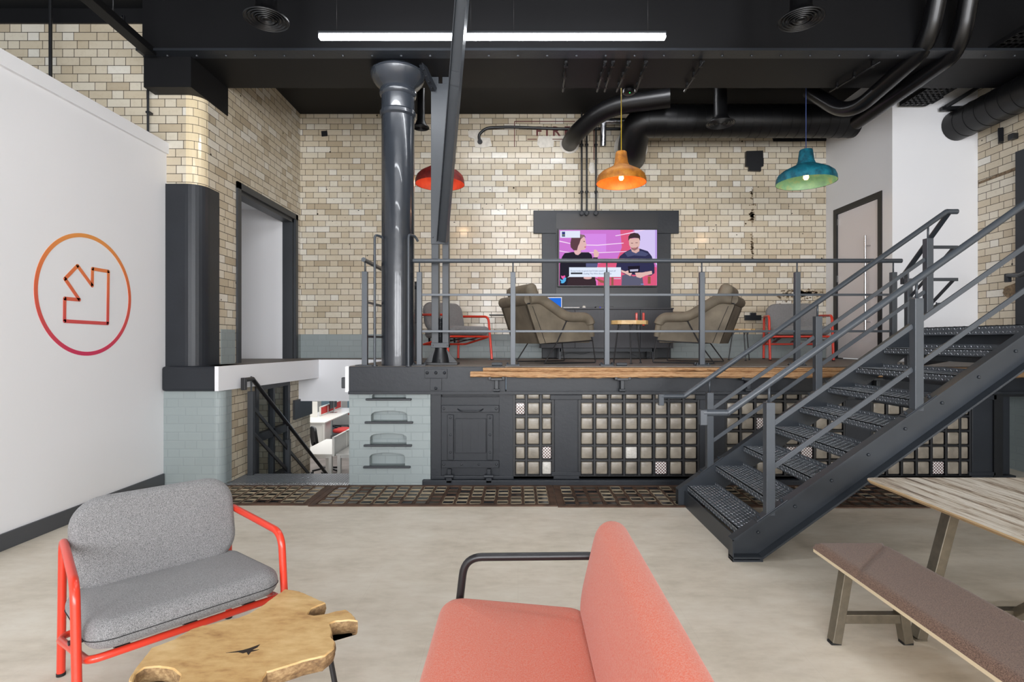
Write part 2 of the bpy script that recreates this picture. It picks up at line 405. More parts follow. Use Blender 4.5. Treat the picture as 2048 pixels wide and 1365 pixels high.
def text_mb(txt, size, mat, m=0, depth=.002, spacing=1.0, bold=0.0):
    cu = bpy.data.curves.new('t', 'FONT'); cu.body = txt; cu.size = size; cu.extrude = depth; cu.offset = bold; cu.resolution_u = 2; cu.space_character = spacing
    ob = bpy.data.objects.new('t', cu); C.objects.link(ob); bpy.context.view_layer.update()
    me = bpy.data.meshes.new_from_object(ob.evaluated_get(bpy.context.evaluated_depsgraph_get()))
    mb = MB(); mb.add([mat @ v.co for v in me.vertices], [list(p.vertices) for p in me.polygons], m)
    bpy.data.objects.remove(ob); bpy.data.curves.remove(cu); bpy.data.meshes.remove(me); return mb
# vertical wall patch with metric UVs
def wy(mb, x0, x1, Y, z0, z1, m=0):   # faces along -Y
    mb.quad([(x0, Y, z0), (x1, Y, z0), (x1, Y, z1), (x0, Y, z1)], m, [(x0, z0), (x1, z0), (x1, z1), (x0, z1)])
def wx(mb, X, y0, y1, z0, z1, m=0):
    mb.quad([(X, y0, z0), (X, y1, z0), (X, y1, z1), (X, y0, z1)], m, [(y0, z0), (y1, z0), (y1, z1), (y0, z1)])
def wprof(mb, prof, z0, z1, m=0, u0=0, cap=False):   # plan polyline extruded upwards, unwrapped
    u = u0
    for (a, b) in zip(prof[:-1], prof[1:]):
        L = math.hypot(b[0]-a[0], b[1]-a[1]); mm = m(a, b) if callable(m) else m
        mb.quad([(*a, z0), (*b, z0), (*b, z1), (*a, z1)], mm, [(u, z0), (u+L, z0), (u+L, z1), (u, z1)]); u += L
    if cap:
        mb.quad([(*p, z1) for p in prof], m if not callable(m) else 0); mb.quad([(*p, z0) for p in prof], m if not callable(m) else 0)
def arc(cx, cy, r, a0, a1, n=8): return [(cx+r*math.cos(a0+(a1-a0)*k/n), cy+r*math.sin(a0+(a1-a0)*k/n)) for k in range(n+1)]
H = 1.255      # mezzanine floor level
ZC = 5.05      # ceiling
YB = 8.47      # rear tiled wall
YF = 5.75      # front face under the mezzanine
# ================================================================ THE SETTING
XL, XS, XR = -3.74, -3.384, 5.88
YP = 5.8
# floor of the main room
mb = MB(); mb.box(XL-.1, XR+.1, -4.6, YF-.02, -.12, 0); mb.box(4.9, XR+.1, YF-.02, 7.4, -.12, 0)
struct('floor', mb, 'floor')
# ceiling
mb = MB(); mb.box(-7, XR+.3, -4.7, 8.7, ZC, ZC+.12); struct('ceiling', mb, 'ceil')
# big downstand beam carried by the column
mb = MB(); mb.box(-3.86, XR, 5.60, 6.33, 4.46, ZC); mb.box(-3.86, XR, 5.50, 5.66, 4.455, 4.48, 1)  # front flange strip coloured lighter to stand for lamp light on it
for k in range(32): mb.lathe([(.014, 0), (.011, -.012), (0, -.014)], (-3.6+k*.3, 5.60, 4.455), 8, 1)
mb.box(-3.86, -3.372, 5.62, 6.34, 4.14, 4.46)
struct('trim_1', mb, ['beam', 'dark'])
# glazed tile walls
mb = MB(); wy(mb, XS, 5.0, YB, H, ZC); mb.quad([(XS, YB+.2, H), (5, YB+.2, H), (5, YB+.2, ZC), (XS, YB+.2, ZC)])
WALL_BACK = struct('wall_back', mb, 'tile')
r = .15
def left_m(a, b): return 1 if (a[1] < YP+r+.001 and a[0] > XS-r-.001 and b[1] < YP+r+.01) else 0
prof = [(-6.6, YP), (XS-r, YP)]+arc(XS-r, YP+r, r, -PI/2, 0)[1:]+[(XS, 6.33)]
mb = MB(); wprof(mb, prof, H, 4.16, left_m)
wy(mb, -6.6, -3.86, YP, 4.16, 4.9)
wx(mb, XS, 6.33, 6.54, H, ZC); wx(mb, XS, 8.33, YB, H, ZC); wx(mb, XS, 6.54, 8.33, 3.44, ZC)
struct('wall_left', mb, ['tile', 'tile_cream'])
mb = MB(); mb.box(-6.6, -3.86, YP-.02, YP+.3, 4.9, ZC); struct('trim_2', mb, 'ceil')
# grey dado along the foot of the tiled walls
mb = MB(); mb.box(XS, 4.78, YB-.012, YB, H, H+.37); struct('baseboard_back', mb, 'grey_brick')
mb = MB(); mb.box(XS, XS+.012, 6.2, 6.5, H, H+.4); mb.box(XS, XS+.012, 8.36, YB-.012, H, H+.37); struct('baseboard_left', mb, 'grey_brick')
# dark painted corner casing on the pilaster
q = .02; prof = [(-3.76, YP-q), (XS-r, YP-q)]+arc(XS-r, YP+r, r+q, -PI/2, 0)[1:]+[(XS+q, 6.14), (XS, 6.14)]+[(p[0], p[1]) for p in reversed(arc(XS-r, YP+r, r-.005, -PI/2, 0))]+[(-3.76, YP+.005)]
mb = MB(); mb.prism(prof, H-.005, 3.19, 'z'); struct('trim_3', mb, 'dark')
# upper doorway on the left wall: frame, white passage behind
mb = MB()
for y0, y1, z0, z1 in ((6.54, 6.62, H, 3.44), (8.25, 8.33, H, 3.44), (6.54, 8.33, 3.36, 3.44)):
    mb.box(XS-.16, XS+.025, y0, y1, z0, z1)
for y0, y1, z0, z1 in ((6.62, 6.67, H, 3.36), (8.20, 8.25, H, 3.36), (6.62, 8.25, 3.31, 3.36)):
    mb.box(XS-.16, XS-.01, y0, y1, z0, z1)
struct('door_1', mb, 'darkpaint')
mb = MB(); mb.box(-6.2, XS-.16, 8.21, 8.3, H-.02, 3.9); mb.box(-6.2, -6.1, 6.0, 8.3, H-.02, 3.9); mb.box(-6.2, XS-.16, 6.3, 6.38, H-.02, 3.9)
struct('wall_passage', mb, 'white')
mb = MB(); mb.box(-6.2, XS-.16, 6.3, 8.3, 3.5, 3.6); struct('ceiling_passage', mb, 'white')
# white partition in the foreground on the left
mb = MB(); mb.box(XL-.14, XL, -4.6, 5.86, 0, 3.62); mb.box(XL-.16, XL+.025, -4.6, 5.88, 3.51, 3.625)
struct('wall_partition', mb, 'white')
mb = MB(); mb.box(XL, XL+.018, -4.6, 5.74, 0, .125, 0, .004); struct('baseboard_partition', mb, 'skirt')
# right tiled wall and behind the camera
mb = MB(); wx(mb, XR, -4.6, 6.97, 0, ZC); struct('wall_right', mb, 'tile')
mb = MB(); mb.box(XR-.015, XR, 3.0, 6.96, 0, 1.55); struct('baseboard_right', mb, 'grey_brick')
mb = MB(); mb.box(XR-.04, XR, 5.55, 6.40, 1.66, 3.74); struct('door_2', mb, 'dark')
mb = MB()
zs = [(0, 1.0), (3.6, ZC)]
for z0, z1 in zs: mb.box(-3.8, XR, -4.7, -4.6, z0, z1)
for x0, x1 in ((-3.8, -3.2), (-.9, -.3), (2.2, 2.8), (5.2, XR)): mb.box(x0, x1, -4.7, -4.6, 1.0, 3.6)
struct('wall_rear', mb, 'white')
for i, x0 in enumerate((-3.2, -.3, 2.8)):  # unseen windows added as glowing panes to fill the room with light
    x1 = x0+(2.3 if i == 0 else 2.5 if i == 1 else 2.4)
    mb = MB()
    for a, b, c_, d in ((x0, x1, 1.0, 1.06), (x0, x1, 3.54, 3.6), (x0, x0+.06, 1.06, 3.54), (x1-.06, x1, 1.06, 3.54), ((x0+x1)/2-.03, (x0+x1)/2+.03, 1.06, 3.54)):
        mb.box(a, b, -4.69, -4.62, c_, d)
    f = struct('window_%d' % (i+1), mb, 'dark')
    mb = MB(); mb.quad([(x0+.06, -4.67, 1.06), (x1-.06, -4.67, 1.06), (x1-.06, -4.67, 3.54), (x0+.06, -4.67, 3.54)]); mk('pane', mb, 'fill_pane', f)
# white box room at the right of the mezzanine, with its door
XD, YD = 4.787, 6.97
mb = MB(); mb.box(XD, XD+.1, YD, 7.16, H, ZC); mb.box(XD, XD+.1, 8.256, YB, H, ZC); mb.box(XD, XD+.1, 7.16, 8.256, 3.50, ZC)
mb.box(XD+.1, XR, YD, YD+.1, H, ZC); mb.box(XD+.1, XR, YF+.3, YD, H-.35, H-.3)
struct('wall_door_side', mb, 'white')
d = MB()
for y0, y1, z0, z1 in ((7.16, 7.24, H, 3.50), (8.176, 8.256, H, 3.50), (7.24, 8.176, 3.42, 3.50)): d.box(XD-.012, XD+.09, y0, y1, z0, z1)
dr = struct('door_3', d, 'black')
d = MB(); d.box(XD+.01, XD+.055, 7.245, 8.171, H+.015, 3.415); mk('door_leaf', d, 'lilac', dr)
d = MB(); d.tube([(XD-.06, 7.42, 1.63), (XD-.06, 7.42, 2.96)], .016)
for z in (1.78, 2.82): d.tube([(XD-.06, 7.42, z), (XD+.01, 7.42, z)], .008)
d.lathe([(.022, 0), (.022, .02), (.012, .025)], (0, 0, 0), 16, mat=Matrix.Translation((XD+.01, 7.3, 2.13)) @ Matrix.Rotation(-PI/2, 4, 'Y'))
mk('pull_handle', d, 'zinc', dr)
for z in (1.5, 2.4, 3.25):
    d = MB(); d.box(XD-.002, XD+.03, 8.15, 8.185, z, z+.1); mk('hinge', d, 'zinc', dr)

# mezzanine floor, its beams and fascias
mb = MB()
mb.prism([(-1.765, 5.70), (XR, 5.70), (XR, 7.0), (5.0, 7.0), (5.0, YB), (XS-.9, YB), (XS-.9, 6.2), (XS, 6.2), (XS, 5.95), (-3.13, 5.72), (-2.85, 7.8), (-1.765, 7.8)], H-.05, H)
struct('floor_mezzanine', mb, 'deck')
mb = MB()
mb.box(-1.765, -.13, 5.68, 5.86, .99, H-.002, 0, .006); mb.box(-.125, XR, 5.70, 5.86, .99, H-.004, 0, .004)
mb.box(-1.765, XR, 5.665, 5.70, .965, .995)
struct('trim_4', mb, 'dark')
mb = MB(); mb.box(-3.735, -3.13, 5.70, 6.3, .99, H, 0, .03); mb.lathe([(.012, 0), (0, .001)], (0, 0, 0), 10, mat=Matrix.Translation((-3.25, 5.698, 1.19)) @ Matrix.Rotation(PI/2, 4, 'X'))
struct('trim_5', mb, 'dark')
mb = MB()
mb.prism([(-3.13, 5.695), (-2.85, 7.8), (-2.89, 7.8), (-3.17, 5.695)], .995, H-.001)
mb.box(-3.14, -1.765, 7.8, 7.84, .68, H-.05); mb.box(-2.85, -1.765, 7.796, 7.84, H-.06, H-.001)
mb.box(-3.14, -1.765, 7.8, 8.3, .66, .68)
struct('trim_6', mb, 'white')
mb = MB(); mb.box(-1.805, -1.766, 5.69, 7.8, .985, H); struct('trim_7', mb, 'white')

# lower left pilaster of painted brick and the tiled stairwell wall behind it
r2 = .09
prof = [(-3.74, 5.75), (-3.12-r2, 5.75)]+arc(-3.12-r2, 5.75+r2, r2, -PI/2, 0)[1:]+[(-3.12, 5.94), (-3.74, 5.94)]
mb = MB(); mb.prism(prof, 0, .99); struct('wall_pilaster', mb, 'grey_brick')
XW = -3.14
mb = MB(); wx(mb, XW, 5.94, 6.50, -1.1, .99); wx(mb, XW, 7.46, 8.23, -1.1, .99); wx(mb, XW, 6.5, 7.46, -1.1, -.9)
mb.quad([(XW, 8.23, -1.1), (XW-1.5, 8.23, -1.1), (XW-1.5, 8.23, 1.1), (XW, 8.23, 1.1)])
struct('wall_stairwell', mb, 'tile_dull')
mb = MB(); mb.box(XW, XW+.03, 7.6, 8.24, .42, .69); struct('trim_8', mb, 'darkpaint')
mb = MB()
for y0, y1, z0, z1 in ((6.5, 6.57, -.9, .99), (7.39, 7.46, -.9, .99), (6.57, 7.39, .92, .99), (6.57, 7.39, .30, .40), (6.57, 7.39, -.3, -.2), (6.95, 7.0, -.9, .92)):
    mb.box(XW-.05, XW+.02, y0, y1, z0, z1)
w = struct('window_4', mb, 'dark')
mb = MB(); mb.box(XW-.03, XW-.024, 6.57, 7.39, -.9, .92); mk('pane', mb, 'glass', w)
mb = MB(); mb.box(XW-1.4, XW-1.3, 5.9, 8.3, -1.1, 1.1); struct('wall_behind_glazing', mb, 'darkpaint')

# ---------------------------------------------------------------- the front under the mezzanine
def fx(px): return (px-VX)*YF/F
def fz(py): return CZ-(py-VY)*YF/F
# painted brick pier with four climbing niches
x0, x1 = fx(700), fx(861)
nich = [(fx(742), fx(815), fz(843), fz(822)), (fx(740), fx(813), fz(889), fz(867)), (fx(739), fx(810), fz(932), fz(906)), (fx(744), fx(812), fz(797), fz(786))]
mb = MB(); D = .1
nz = sorted(nich, key=lambda n: n[2]); zc = 0
for a, b, z0, z1 in nz:
    mb.box(x0, x1, YF, YF+D, zc, z0)
    mb.box(x0, a, YF, YF+D, z0, z1); mb.box(b, x1, YF, YF+D, z0, z1)
    rr = min(.05, (z1-z0)*.6)
    for sx, cx in ((1, a), (-1, b)):
        pts = [(cx, z1), (cx, z1-rr)]+[(cx+sx*rr*(1-math.cos(t*PI/12))*1.6, z1-rr+rr*.85*math.sin(t*PI/12)) for t in range(1, 7)]+[(cx+sx*rr*1.6+.06*sx, z1)]
        mb.prism(pts, YF, YF+D, 'y')
    zc = z1
mb.box(x0, x1, YF, YF+D, zc, .99)
mb.box(x0, x1, YF+D, YF+.9, 0, .99)
mb.box(x0-.012, x0+.1, YF+.01, YF+.9, 0, .985)
pier = struct('wall_pier', mb, 'grey_brick')
for i, (a, b, z0, z1) in enumerate(nich):
    mb = MB(); mb.box(a-.06, b+.06, YF-.035, YF+.012, z0-.022, z0, 0, .006); mk('step_iron', mb, 'darkpaint', pier)
# dark iron-clad wall
mb = MB(); mb.box(fx(862), 5.25, YF+.07, YF+.2, 0, .99)
mb.box(fx(846), 5.25, YF-.05, YF+.07, 0, .062, 0, .008); mb.box(fx(862), 5.25, YF-.01, YF+.07, .062, .10, 0, .006)
mb.box(fx(862), 5.25, YF, YF+.07, .955, .99)
struct('wall_front', mb, 'dark')
mb = MB()
for a, b in ((862, 882), (999, 1027), (1106, 1158), (1396, 1452), (1687, 1742), (1940, 1985)):
    mb.box(fx(a), fx(b), YF, YF+.08, .10, .955)
    if b-a > 40:
        mb.box(fx(a)+.015, fx(b)-.015, YF-.012, YF, .10, .955, 0, .004); mb.box(fx(a)-.03, fx(b)+.03, YF-.02, YF+.02, .90, .955, 0, .005); mb.box(fx(a)-.02, fx(b)+.02, YF-.02, YF+.02, .10, .14, 0, .005)
struct('trim_9', mb, 'dark')
mb = MB(); mb.box(5.0, 5.02, YF+.05, YF+1.5, 0, .99); mb.box(5.0, XR, YF+1.4, YF+1.5, 0, 1.2); struct('wall_recess', mb, 'grey_brick')
mb = MB(); mb.box(fx(1985), 5.1, YF-.02, YF+.3, 0, .97); mb.box(4.9, XR, YF+.02, YF+.5, .93, .97); struct('trim_10', mb, 'black')
# riveted access door
dr = thing('access_door', 'black riveted iron access door with strap bands beside the grey brick pier', 'door', (fx(940), YF, fz(960)))
def dp(name, mb, mat='dark', par=None): return mk(name, mb, mat, par or dr, True)
mb = MB(); a, b, c_, d_ = fx(882), fx(999), fz(962), fz(795)
mb.box(a, b, YF+.02, YF+.05, c_, d_); mb.box(fx(910), fx(972), YF+.002, YF+.03, fz(907), fz(838), 0, .003)
for px in (925, 941, 957): mb.box(fx(px)-.0015, fx(px)+.0015, YF-.001, YF+.01, fz(905), fz(840))
dp('door_panel', mb)
def rivets(mb, pts, r=.013):
    for px, py in pts: mb.lathe([(r, 0), (r*.8, .008), (0, .012)], (0, 0, 0), 8, mat=Matrix.Translation((fx(px), YF-.012, fz(py))) @ Matrix.Rotation(PI/2, 4, 'X'))
for py in (818, 929):
    mb = MB(); mb.box(a+.005, b-.005, YF-.012, YF+.03, fz(py+7), fz(py-7), 0, .004); rivets(mb, [(888, py), (923, py) if py > 900 else (992, py), (958, py) if py > 900 else (888, py), (993, py)]); dp('strap_band', mb)
for px in (901, 980):
    mb = MB(); mb.box(fx(px-6), fx(px+6), YF-.012, YF+.03, fz(920), fz(830), 0, .004); rivets(mb, [(px, 836), (px, 870), (px, 905)]); dp('strap_band', mb)
mb = MB(); mb.tube(fillet([(fx(915), YF-.005, fz(818)), (fx(922), YF-.045, fz(822)), (fx(960), YF-.045, fz(822)), (fx(967), YF-.005, fz(818))], .03), .007, 8); dp('door_handle', mb)
for px in (899, 978):
    mb = MB(); mb.box(fx(px-4), fx(px+4), YF-.03, YF+.03, fz(950), fz(938), 0, .004); mb.tube([(fx(px-9), YF-.035, fz(952)), (fx(px+9), YF-.035, fz(952))], .022, 12); mb.box(fx(px-6), fx(px+6), YF-.05, YF, fz(965), fz(955), 0, .006); dp('hinge', mb)
# glass block windows
def block_window(n, pxs, special, rows=((789, 798), (807, 829), (837, 859), (866, 889), (895, 918), (925, 949))):
    xa, xb = fx(pxs[0][0])-.03, fx(pxs[-1][1])+.03
    mb = MB(); mb.box(xa, xb, YF+.06, YF+.075, .10, .955)
    for i in range(len(pxs)+1):
        if i == 0: c = fx(pxs[0][0])-.02
        elif i == len(pxs): c = fx(pxs[-1][1])+.02
        else: c = (fx(pxs[i-1][1])+fx(pxs[i][0]))/2
        mb.box(c-.012, c+.012, YF-.005, YF+.06, .10, .955, 0, .003)
    zz = [fz(r[0]) for r in rows]+[fz(rows[-1][1])-.03]
    for j, (a, b) in enumerate(rows):
        t = fz(a)+.018 if j == 0 else (fz(rows[j-1][1])+fz(a))/2
        mb.box(xa, xb, YF, YF+.06, t-.012, t+.012, 0, .003)
    mb.box(xa, xb, YF-.01, YF+.06, fz(rows[-1][1])-.05, fz(rows[-1][1])-.012, 0, .004)
    mb.box(xa, xb, YF+.035, YF+.05, .10, .955)
    w = struct('window_%d' % n, mb, 'black')
    mb = MB()
    for j, (a, b) in enumerate(rows):
        for i, (p, q_) in enumerate(pxs):
            k = special.get((i, j), 0)
            x_, X_, z_, Z_ = fx(p)-.002, fx(q_)+.002, fz(b)-.002, fz(a)+.002
            bm = bmesh.new(); bmesh.ops.create_cube(bm, size=1)
            for v in bm.verts: v.co = Vector(((x_+X_)/2+v.co.x*(X_-x_), YF+.03+v.co.y*.05, (z_+Z_)/2+v.co.z*(Z_-z_)))
            bmesh.ops.bevel(bm, geom=list(bm.edges), offset=.012, segments=3, profile=.5, affect='EDGES'); mb.bm(bm, k, smooth=True)
    mk('glass_blocks', mb, ['block', 'prism', 'pebble'], w)
block_window(5, [(1032, 1049), (1056, 1078), (1085, 1102)], {(0, 1): 1, (2, 4): 1, (2, 5): 2})
B = [(1163+29.7*i, 1185+29.7*i) for i in range(8)]
block_window(6, B, {(3, 4): 2, (5, 5): 1})
block_window(7, [(1455+29.7*i, 1477+29.7*i) for i in range(8)], {(2, 2): 1, (5, 3): 1, (4, 4): 1, (5, 4): 1})
block_window(8, [(1748+29.7*i, 1770+29.7*i) for i in range(6)]+[(1922, 1937)], {(4, 5): 1})

# cast iron pavement-light grids set in the floor
def grid(xa, xb, ya, yb, nx, ny, label, rimmy):
    t = thing('pavement_light', label, 'floor grating', ((xa+xb)/2, (ya+yb)/2, 0), 0, 'iron pavement lights along the front')
    mb = MB(); mb.box(xa, xb, ya, yb, .0, .006)
    fr = .045
    mb.box(xa, xb, ya, ya+fr, .006, .011); mb.box(xa, xb, yb-fr, yb, .006, .011); mb.box(xa, xa+fr*1.2, ya+fr, yb-fr, .006, .011); mb.box(xb-fr*1.2, xb, ya+fr, yb-fr, .006, .011)
    mk('frame', mb, 'rust', t, True)
    rim, le = MB(), MB(); cw, cd = (xb-xa-2*fr*1.3)/nx, (yb-ya-2*fr)/ny
    for i in range(nx):
        for j in range(ny):
            cx, cy = xa+fr*1.3+cw*(i+.5), ya+fr+cd*(j+.5); hw, hd = cw/2-.012, cd/2-.012
            k = 0 if random.random() < rimmy else 1
            m_ = .0048
            for (p, q_, r_, s_) in ((-hw, hw, -hd, -hd+m_), (-hw, hw, hd-m_, hd), (-hw, -hw+m_, -hd, hd), (hw-m_, hw, -hd, hd)):
                rim.box(cx+p, cx+q_, cy+r_, cy+s_, .006, .0115, k)
            le.quad([(cx-hw+m_, cy-hd+m_, .0075), (cx+hw-m_, cy-hd+m_, .0075), (cx+hw-m_, cy+hd-m_, .0075), (cx-hw+m_, cy+hd-m_, .0075)], 0 if random.random() < .62 else 1)
    mk('lens_rims', rim, ['rim', 'rust'], t, True); mk('glass_lenses', le, ['lens', 'lens2'], t, True)
grid(-3.14, -1.93, 5.03, 5.70, 9, 5, 'rusty iron floor grid with glass lenses in front of the sunken stairs', .85)
grid(-1.926, .36, 5.00, 5.70, 17, 5, 'rusty iron floor grid with glass lenses under the riveted door and grey pier', .8)
grid(.364, 2.66, 4.97, 5.70, 17, 5, 'rusty iron floor grid running from the narrow glass block window to under the stairs', .45)
grid(2.664, 4.9, 4.95, 5.70, 17, 5, 'rusty iron floor grid in the shade behind the wooden table', .3)
# ================================================================ LAMPS
def linear_lamp(label, loc, group='linear ceiling lamps', led='led'):
    t = thing('linear_lamp', label, 'lamp', loc, 0, group); L = 1.615
    mb = MB(); mb.box(-L, L, -.032, .032, 0, .022, 0, .004); mk('lamp_body', mb, 'darkpaint', t)
    mb = MB(); mb.box(-L+.002, L-.002, -.03, .03, -.042, -.001, 0, .012); mk('diffuser', mb, led, t)
    for x in (-1.45, -.2, .2, 1.45):
        mb = MB(); mb.tube([(x, 0, .02), (x, 0, ZC-loc[2])], .0022, 6); mk('wire', mb, 'blackmetal', t)
    return t
l0 = linear_lamp('long bright linear lamp hanging across the top in front of the column', (-.24, 5.08, 4.375))
for (x, y, z), lb in (((-.24, 2.5, 4.43), 'unseen linear fill lamp added over the coral chair'), ((-.24, 0, 4.43), 'unseen linear fill lamp added above the viewpoint'), ((-.24, -2.5, 4.43), 'unseen linear fill lamp added near the rear wall')):
    dup(l0, (x, y, z), 0, lb)  # unseen copies added overhead as general fill light
linear_lamp('unseen linear lamp added behind the beam to light the mezzanine', (.6, 7.05, 4.86), led='led_fill')  # added out of view to brighten the tiled wall and seats

def pendant(x, y, ztop, zrim, R, mat, mat_in, cable, label):
    t = thing('pendant_lamp', label, 'lamp', (x, y, 0), 0, 'dome pendant lamps')
    h = ztop-zrim
    prof = [(.20, 1.0), (.22, .98), (.27, .66), (.33, .55), (.52, .47), (.78, .36), (.93, .25), (.985, .13), (1.0, .0)]
    mb = MB(); mb.lathe([(R*a, zrim+h*b) for a, b in prof], n=48, caps=False); mb.lathe([(0, ztop+.001), (R*.20, ztop)], n=24, caps=False); mk('lamp_shade', mb, mat, t)
    mb = MB(); mb.lathe([(R*a*.985-.002, zrim+h*b-.004+(.006 if b == 0 else 0)) for a, b in prof[2:]]+[(R, zrim)], n=48, caps=False); mk('shade_lining', mb, mat_in, t)
    mb = MB(); mb.tube([(0, 0, ztop), (0, 0, ZC)], .005, 8); mk('cable', mb, cable, t)
    zb = zrim+h*.16
    mb = MB(); mb.lathe([(.022, h*.62+zrim), (.022, zb+.10), (.016, zb+.075)], n=16); mk('lamp_holder', mb, 'blackmetal', t)
    mb = MB(); mb.lathe([(.0, zb-.03), (.02, zb-.024), (.032, zb), (.026, zb+.035), (.014, zb+.075), (0, zb+.078)], n=20, caps=False); mk('bulb', mb, 'bulb', t)
    ld = bpy.data.lights.new('bulb_light', 'POINT'); ld.energy = 5; ld.color = (1, .62, .34); ld.shadow_soft_size = .03
    lo = bpy.data.objects.new('bulb_light', ld); C.objects.link(lo); lo.parent = t; lo.location = (0, 0, zb-.05)
M['cord_red'] = flat('red_cord', (150, 40, 30), .7); M['cord_gold'] = flat('gold_cord', (190, 160, 30), .6); M['cord_blue'] = flat('blue_cord', (40, 60, 110), .7)
Yp = 6.95
x, _ = XZ(880, 0, Yp)[0], 0
pendant(XZ(880, 0, Yp)[0], Yp, XZ(0, 303, Yp)[1], XZ(0, 369, Yp)[1], .313, 'lampred', 'lampred_in', 'cord_red', 'red dome pendant lamp partly behind the raking steel strut')
pendant(XZ(1242.5, 0, Yp)[0], Yp, XZ(0, 304, Yp)[1], XZ(0, 367, Yp)[1], .316, 'lamporange', 'lamporange_in', 'cord_gold', 'ochre orange dome pendant lamp above the leather armchairs')
Yp = 6.6
pendant(XZ(1612, 0, Yp)[0], Yp, XZ(0, 300, Yp)[1], XZ(0, 366, Yp)[1], .338, 'lampteal', 'lampteal_in', 'cord_blue', 'teal blue dome pendant lamp near the white door wall')

# ================================================================ COLUMN, STRUTS
t = thing('cast_iron_column', 'glossy dark grey cast iron column standing at the mezzanine edge', 'column', (-1.305, 5.93, H))
z = lambda py: CZ-(py-VY)*5.78/F-H
mb = MB(); mb.lathe([(.176, 0), (.176, z(224))], n=40, caps=False); mk('shaft', mb, 'dark_column', t)
mb = MB(); mb.lathe([(.178, z(226)), (.195, z(222)), (.197, z(216)), (.18, z(212)), (.178, z(184)), (.192, z(181)), (.20, z(176)), (.192, z(171)), (.186, z(168))], n=40, caps=False); mk('collar', mb, 'dark_column', t)
mb = MB(); zc = 4.46-H; a = z(168); mb.lathe([(.186, a), (.20, a+.02), (.235, a+.05), (.275, a+.10), (.296, a+.17), (.296, zc-.06), (.27, zc-.03), (.24, zc), (.24, zc+.03)], n=48, caps=False); mk('capital', mb, 'dark_column', t)

t = thing('steel_post', 'twin channel grey steel post on a screw jack base beside the column', 'post', (*XZ(877, 0, 6.12)[:1], 6.12, H))
def ch(px0, px1): return (px0-877)*6.12/F, (px1-877)*6.12/F
ztop = 4.46-H; zbot = CZ-(695-VY)*6.12/F-H
for a, b in (ch(864.5, 878.5), ch(886, 898.5)):
    mb = MB(); mb.box(a, b, -.06, .06, zbot, ztop, 0, .004); mb.box(a, b, -.064, .064, zbot, zbot+.03); mk('channel', mb, 'poststeel', t)
a, b = ch(864, 899)[0], ch(864, 899)[1]
for py0, py1 in ((168, 489), (686, 696)):
    mb = MB(); mb.box(a, b, -.075, -.06, CZ-(py1-VY)*6.06/F-H, CZ-(py0-VY)*6.06/F-H, 0, .003)
    for sx in (.02, -.02):
        zz = CZ-((475 if py0 < 400 else (py0+py1)/2)-VY)*6.06/F-H
        mb.lathe([(.011, 0), (.009, .012)], (0, 0, 0), 6, mat=Matrix.Translation(((a if sx > 0 else b)+sx, -.075, zz)) @ Matrix.Rotation(PI/2, 4, 'X'))
    mk('splice_plate', mb, 'poststeel', t)
cx = (a+b)/2
mb = MB(); mb.lathe([(.02, .12), (.02, .52)], (cx, -.02, 0), 16)
for k in range(24): mb.lathe([(.02, .13+k*.016), (.025, .138+k*.016), (.02, .146+k*.016)], (cx, -.02, 0), 14, caps=False)
mk('jack_screw', mb, 'black', t)
mb = MB()
mb.box(cx-.2, cx+.2, -.12, .12, 0, .025, 0, .004)
mb.lathe([(.10, .02), (.085, .10), (.065, .17), (.065, .21), (.05, .215)], (cx, 0, 0), 24)
for sx in (-1, 1): mb.prism([(cx+sx*.19, .02), (cx+sx*.05, .02), (cx+sx*.05, .19)] , -.012, .012, 'y')
for sy in (-1, 1): mb.prism([(sy*.11, .02), (sy*.04, .02), (sy*.04, .18)], cx-.01, cx+.01, 'x')
mk('jack_base', mb, 'black', t)
# raking H-section strut
p0 = P(884.5, 483, 5.99); p1 = P(925, -12, 4.72)
t = thing('raking_strut', 'long slanting grey steel strut crossing in front of the bright lamp', 'strut', tuple(p0))
mb = MB(); mb.bar(p0, p1, .105, .012, up=(0, -1, .4)); d = (p1-p0).normalized(); sd = d.cross(Vector((0, -1, .4))).normalized()
for s_ in (-1, 1):
    o = sd*s_*.05; mb.bar(p0+o, p1+o, .006, .09, up=(0, -1, .4), bev=.001)
mk('strut_section', mb, 'poststeel', t, True)
pm = P(907, 118, 5.1)
mb = MB(); m = p0+(p1-p0)*.71; mb.bar(m-d*.06, m+d*.06, .09, .03, up=(0, -1, .4)); mk('splice_plate', mb, 'poststeel', t, True)
# second brace behind the capital
a, b = P(838, 118, 5.75), P(866, 180, 6.02)
t = thing('angle_brace', 'short slanting black bracing angle beside the column capital', 'brace', tuple(a))
mb = MB(); mb.bar(a, b, .06, .012); mb.bar(a+Vector((.03, 0, 0)), b+Vector((.03, 0, 0)), .008, .06)
for k in range(5):
    c_ = a.lerp(b, (k+.5)/5); mb.lathe([(.012, 0), (.01, -.012)], tuple(c_-Vector((0, 0, .006))), 8)
mk('angle_section', mb, 'dark', t, True)

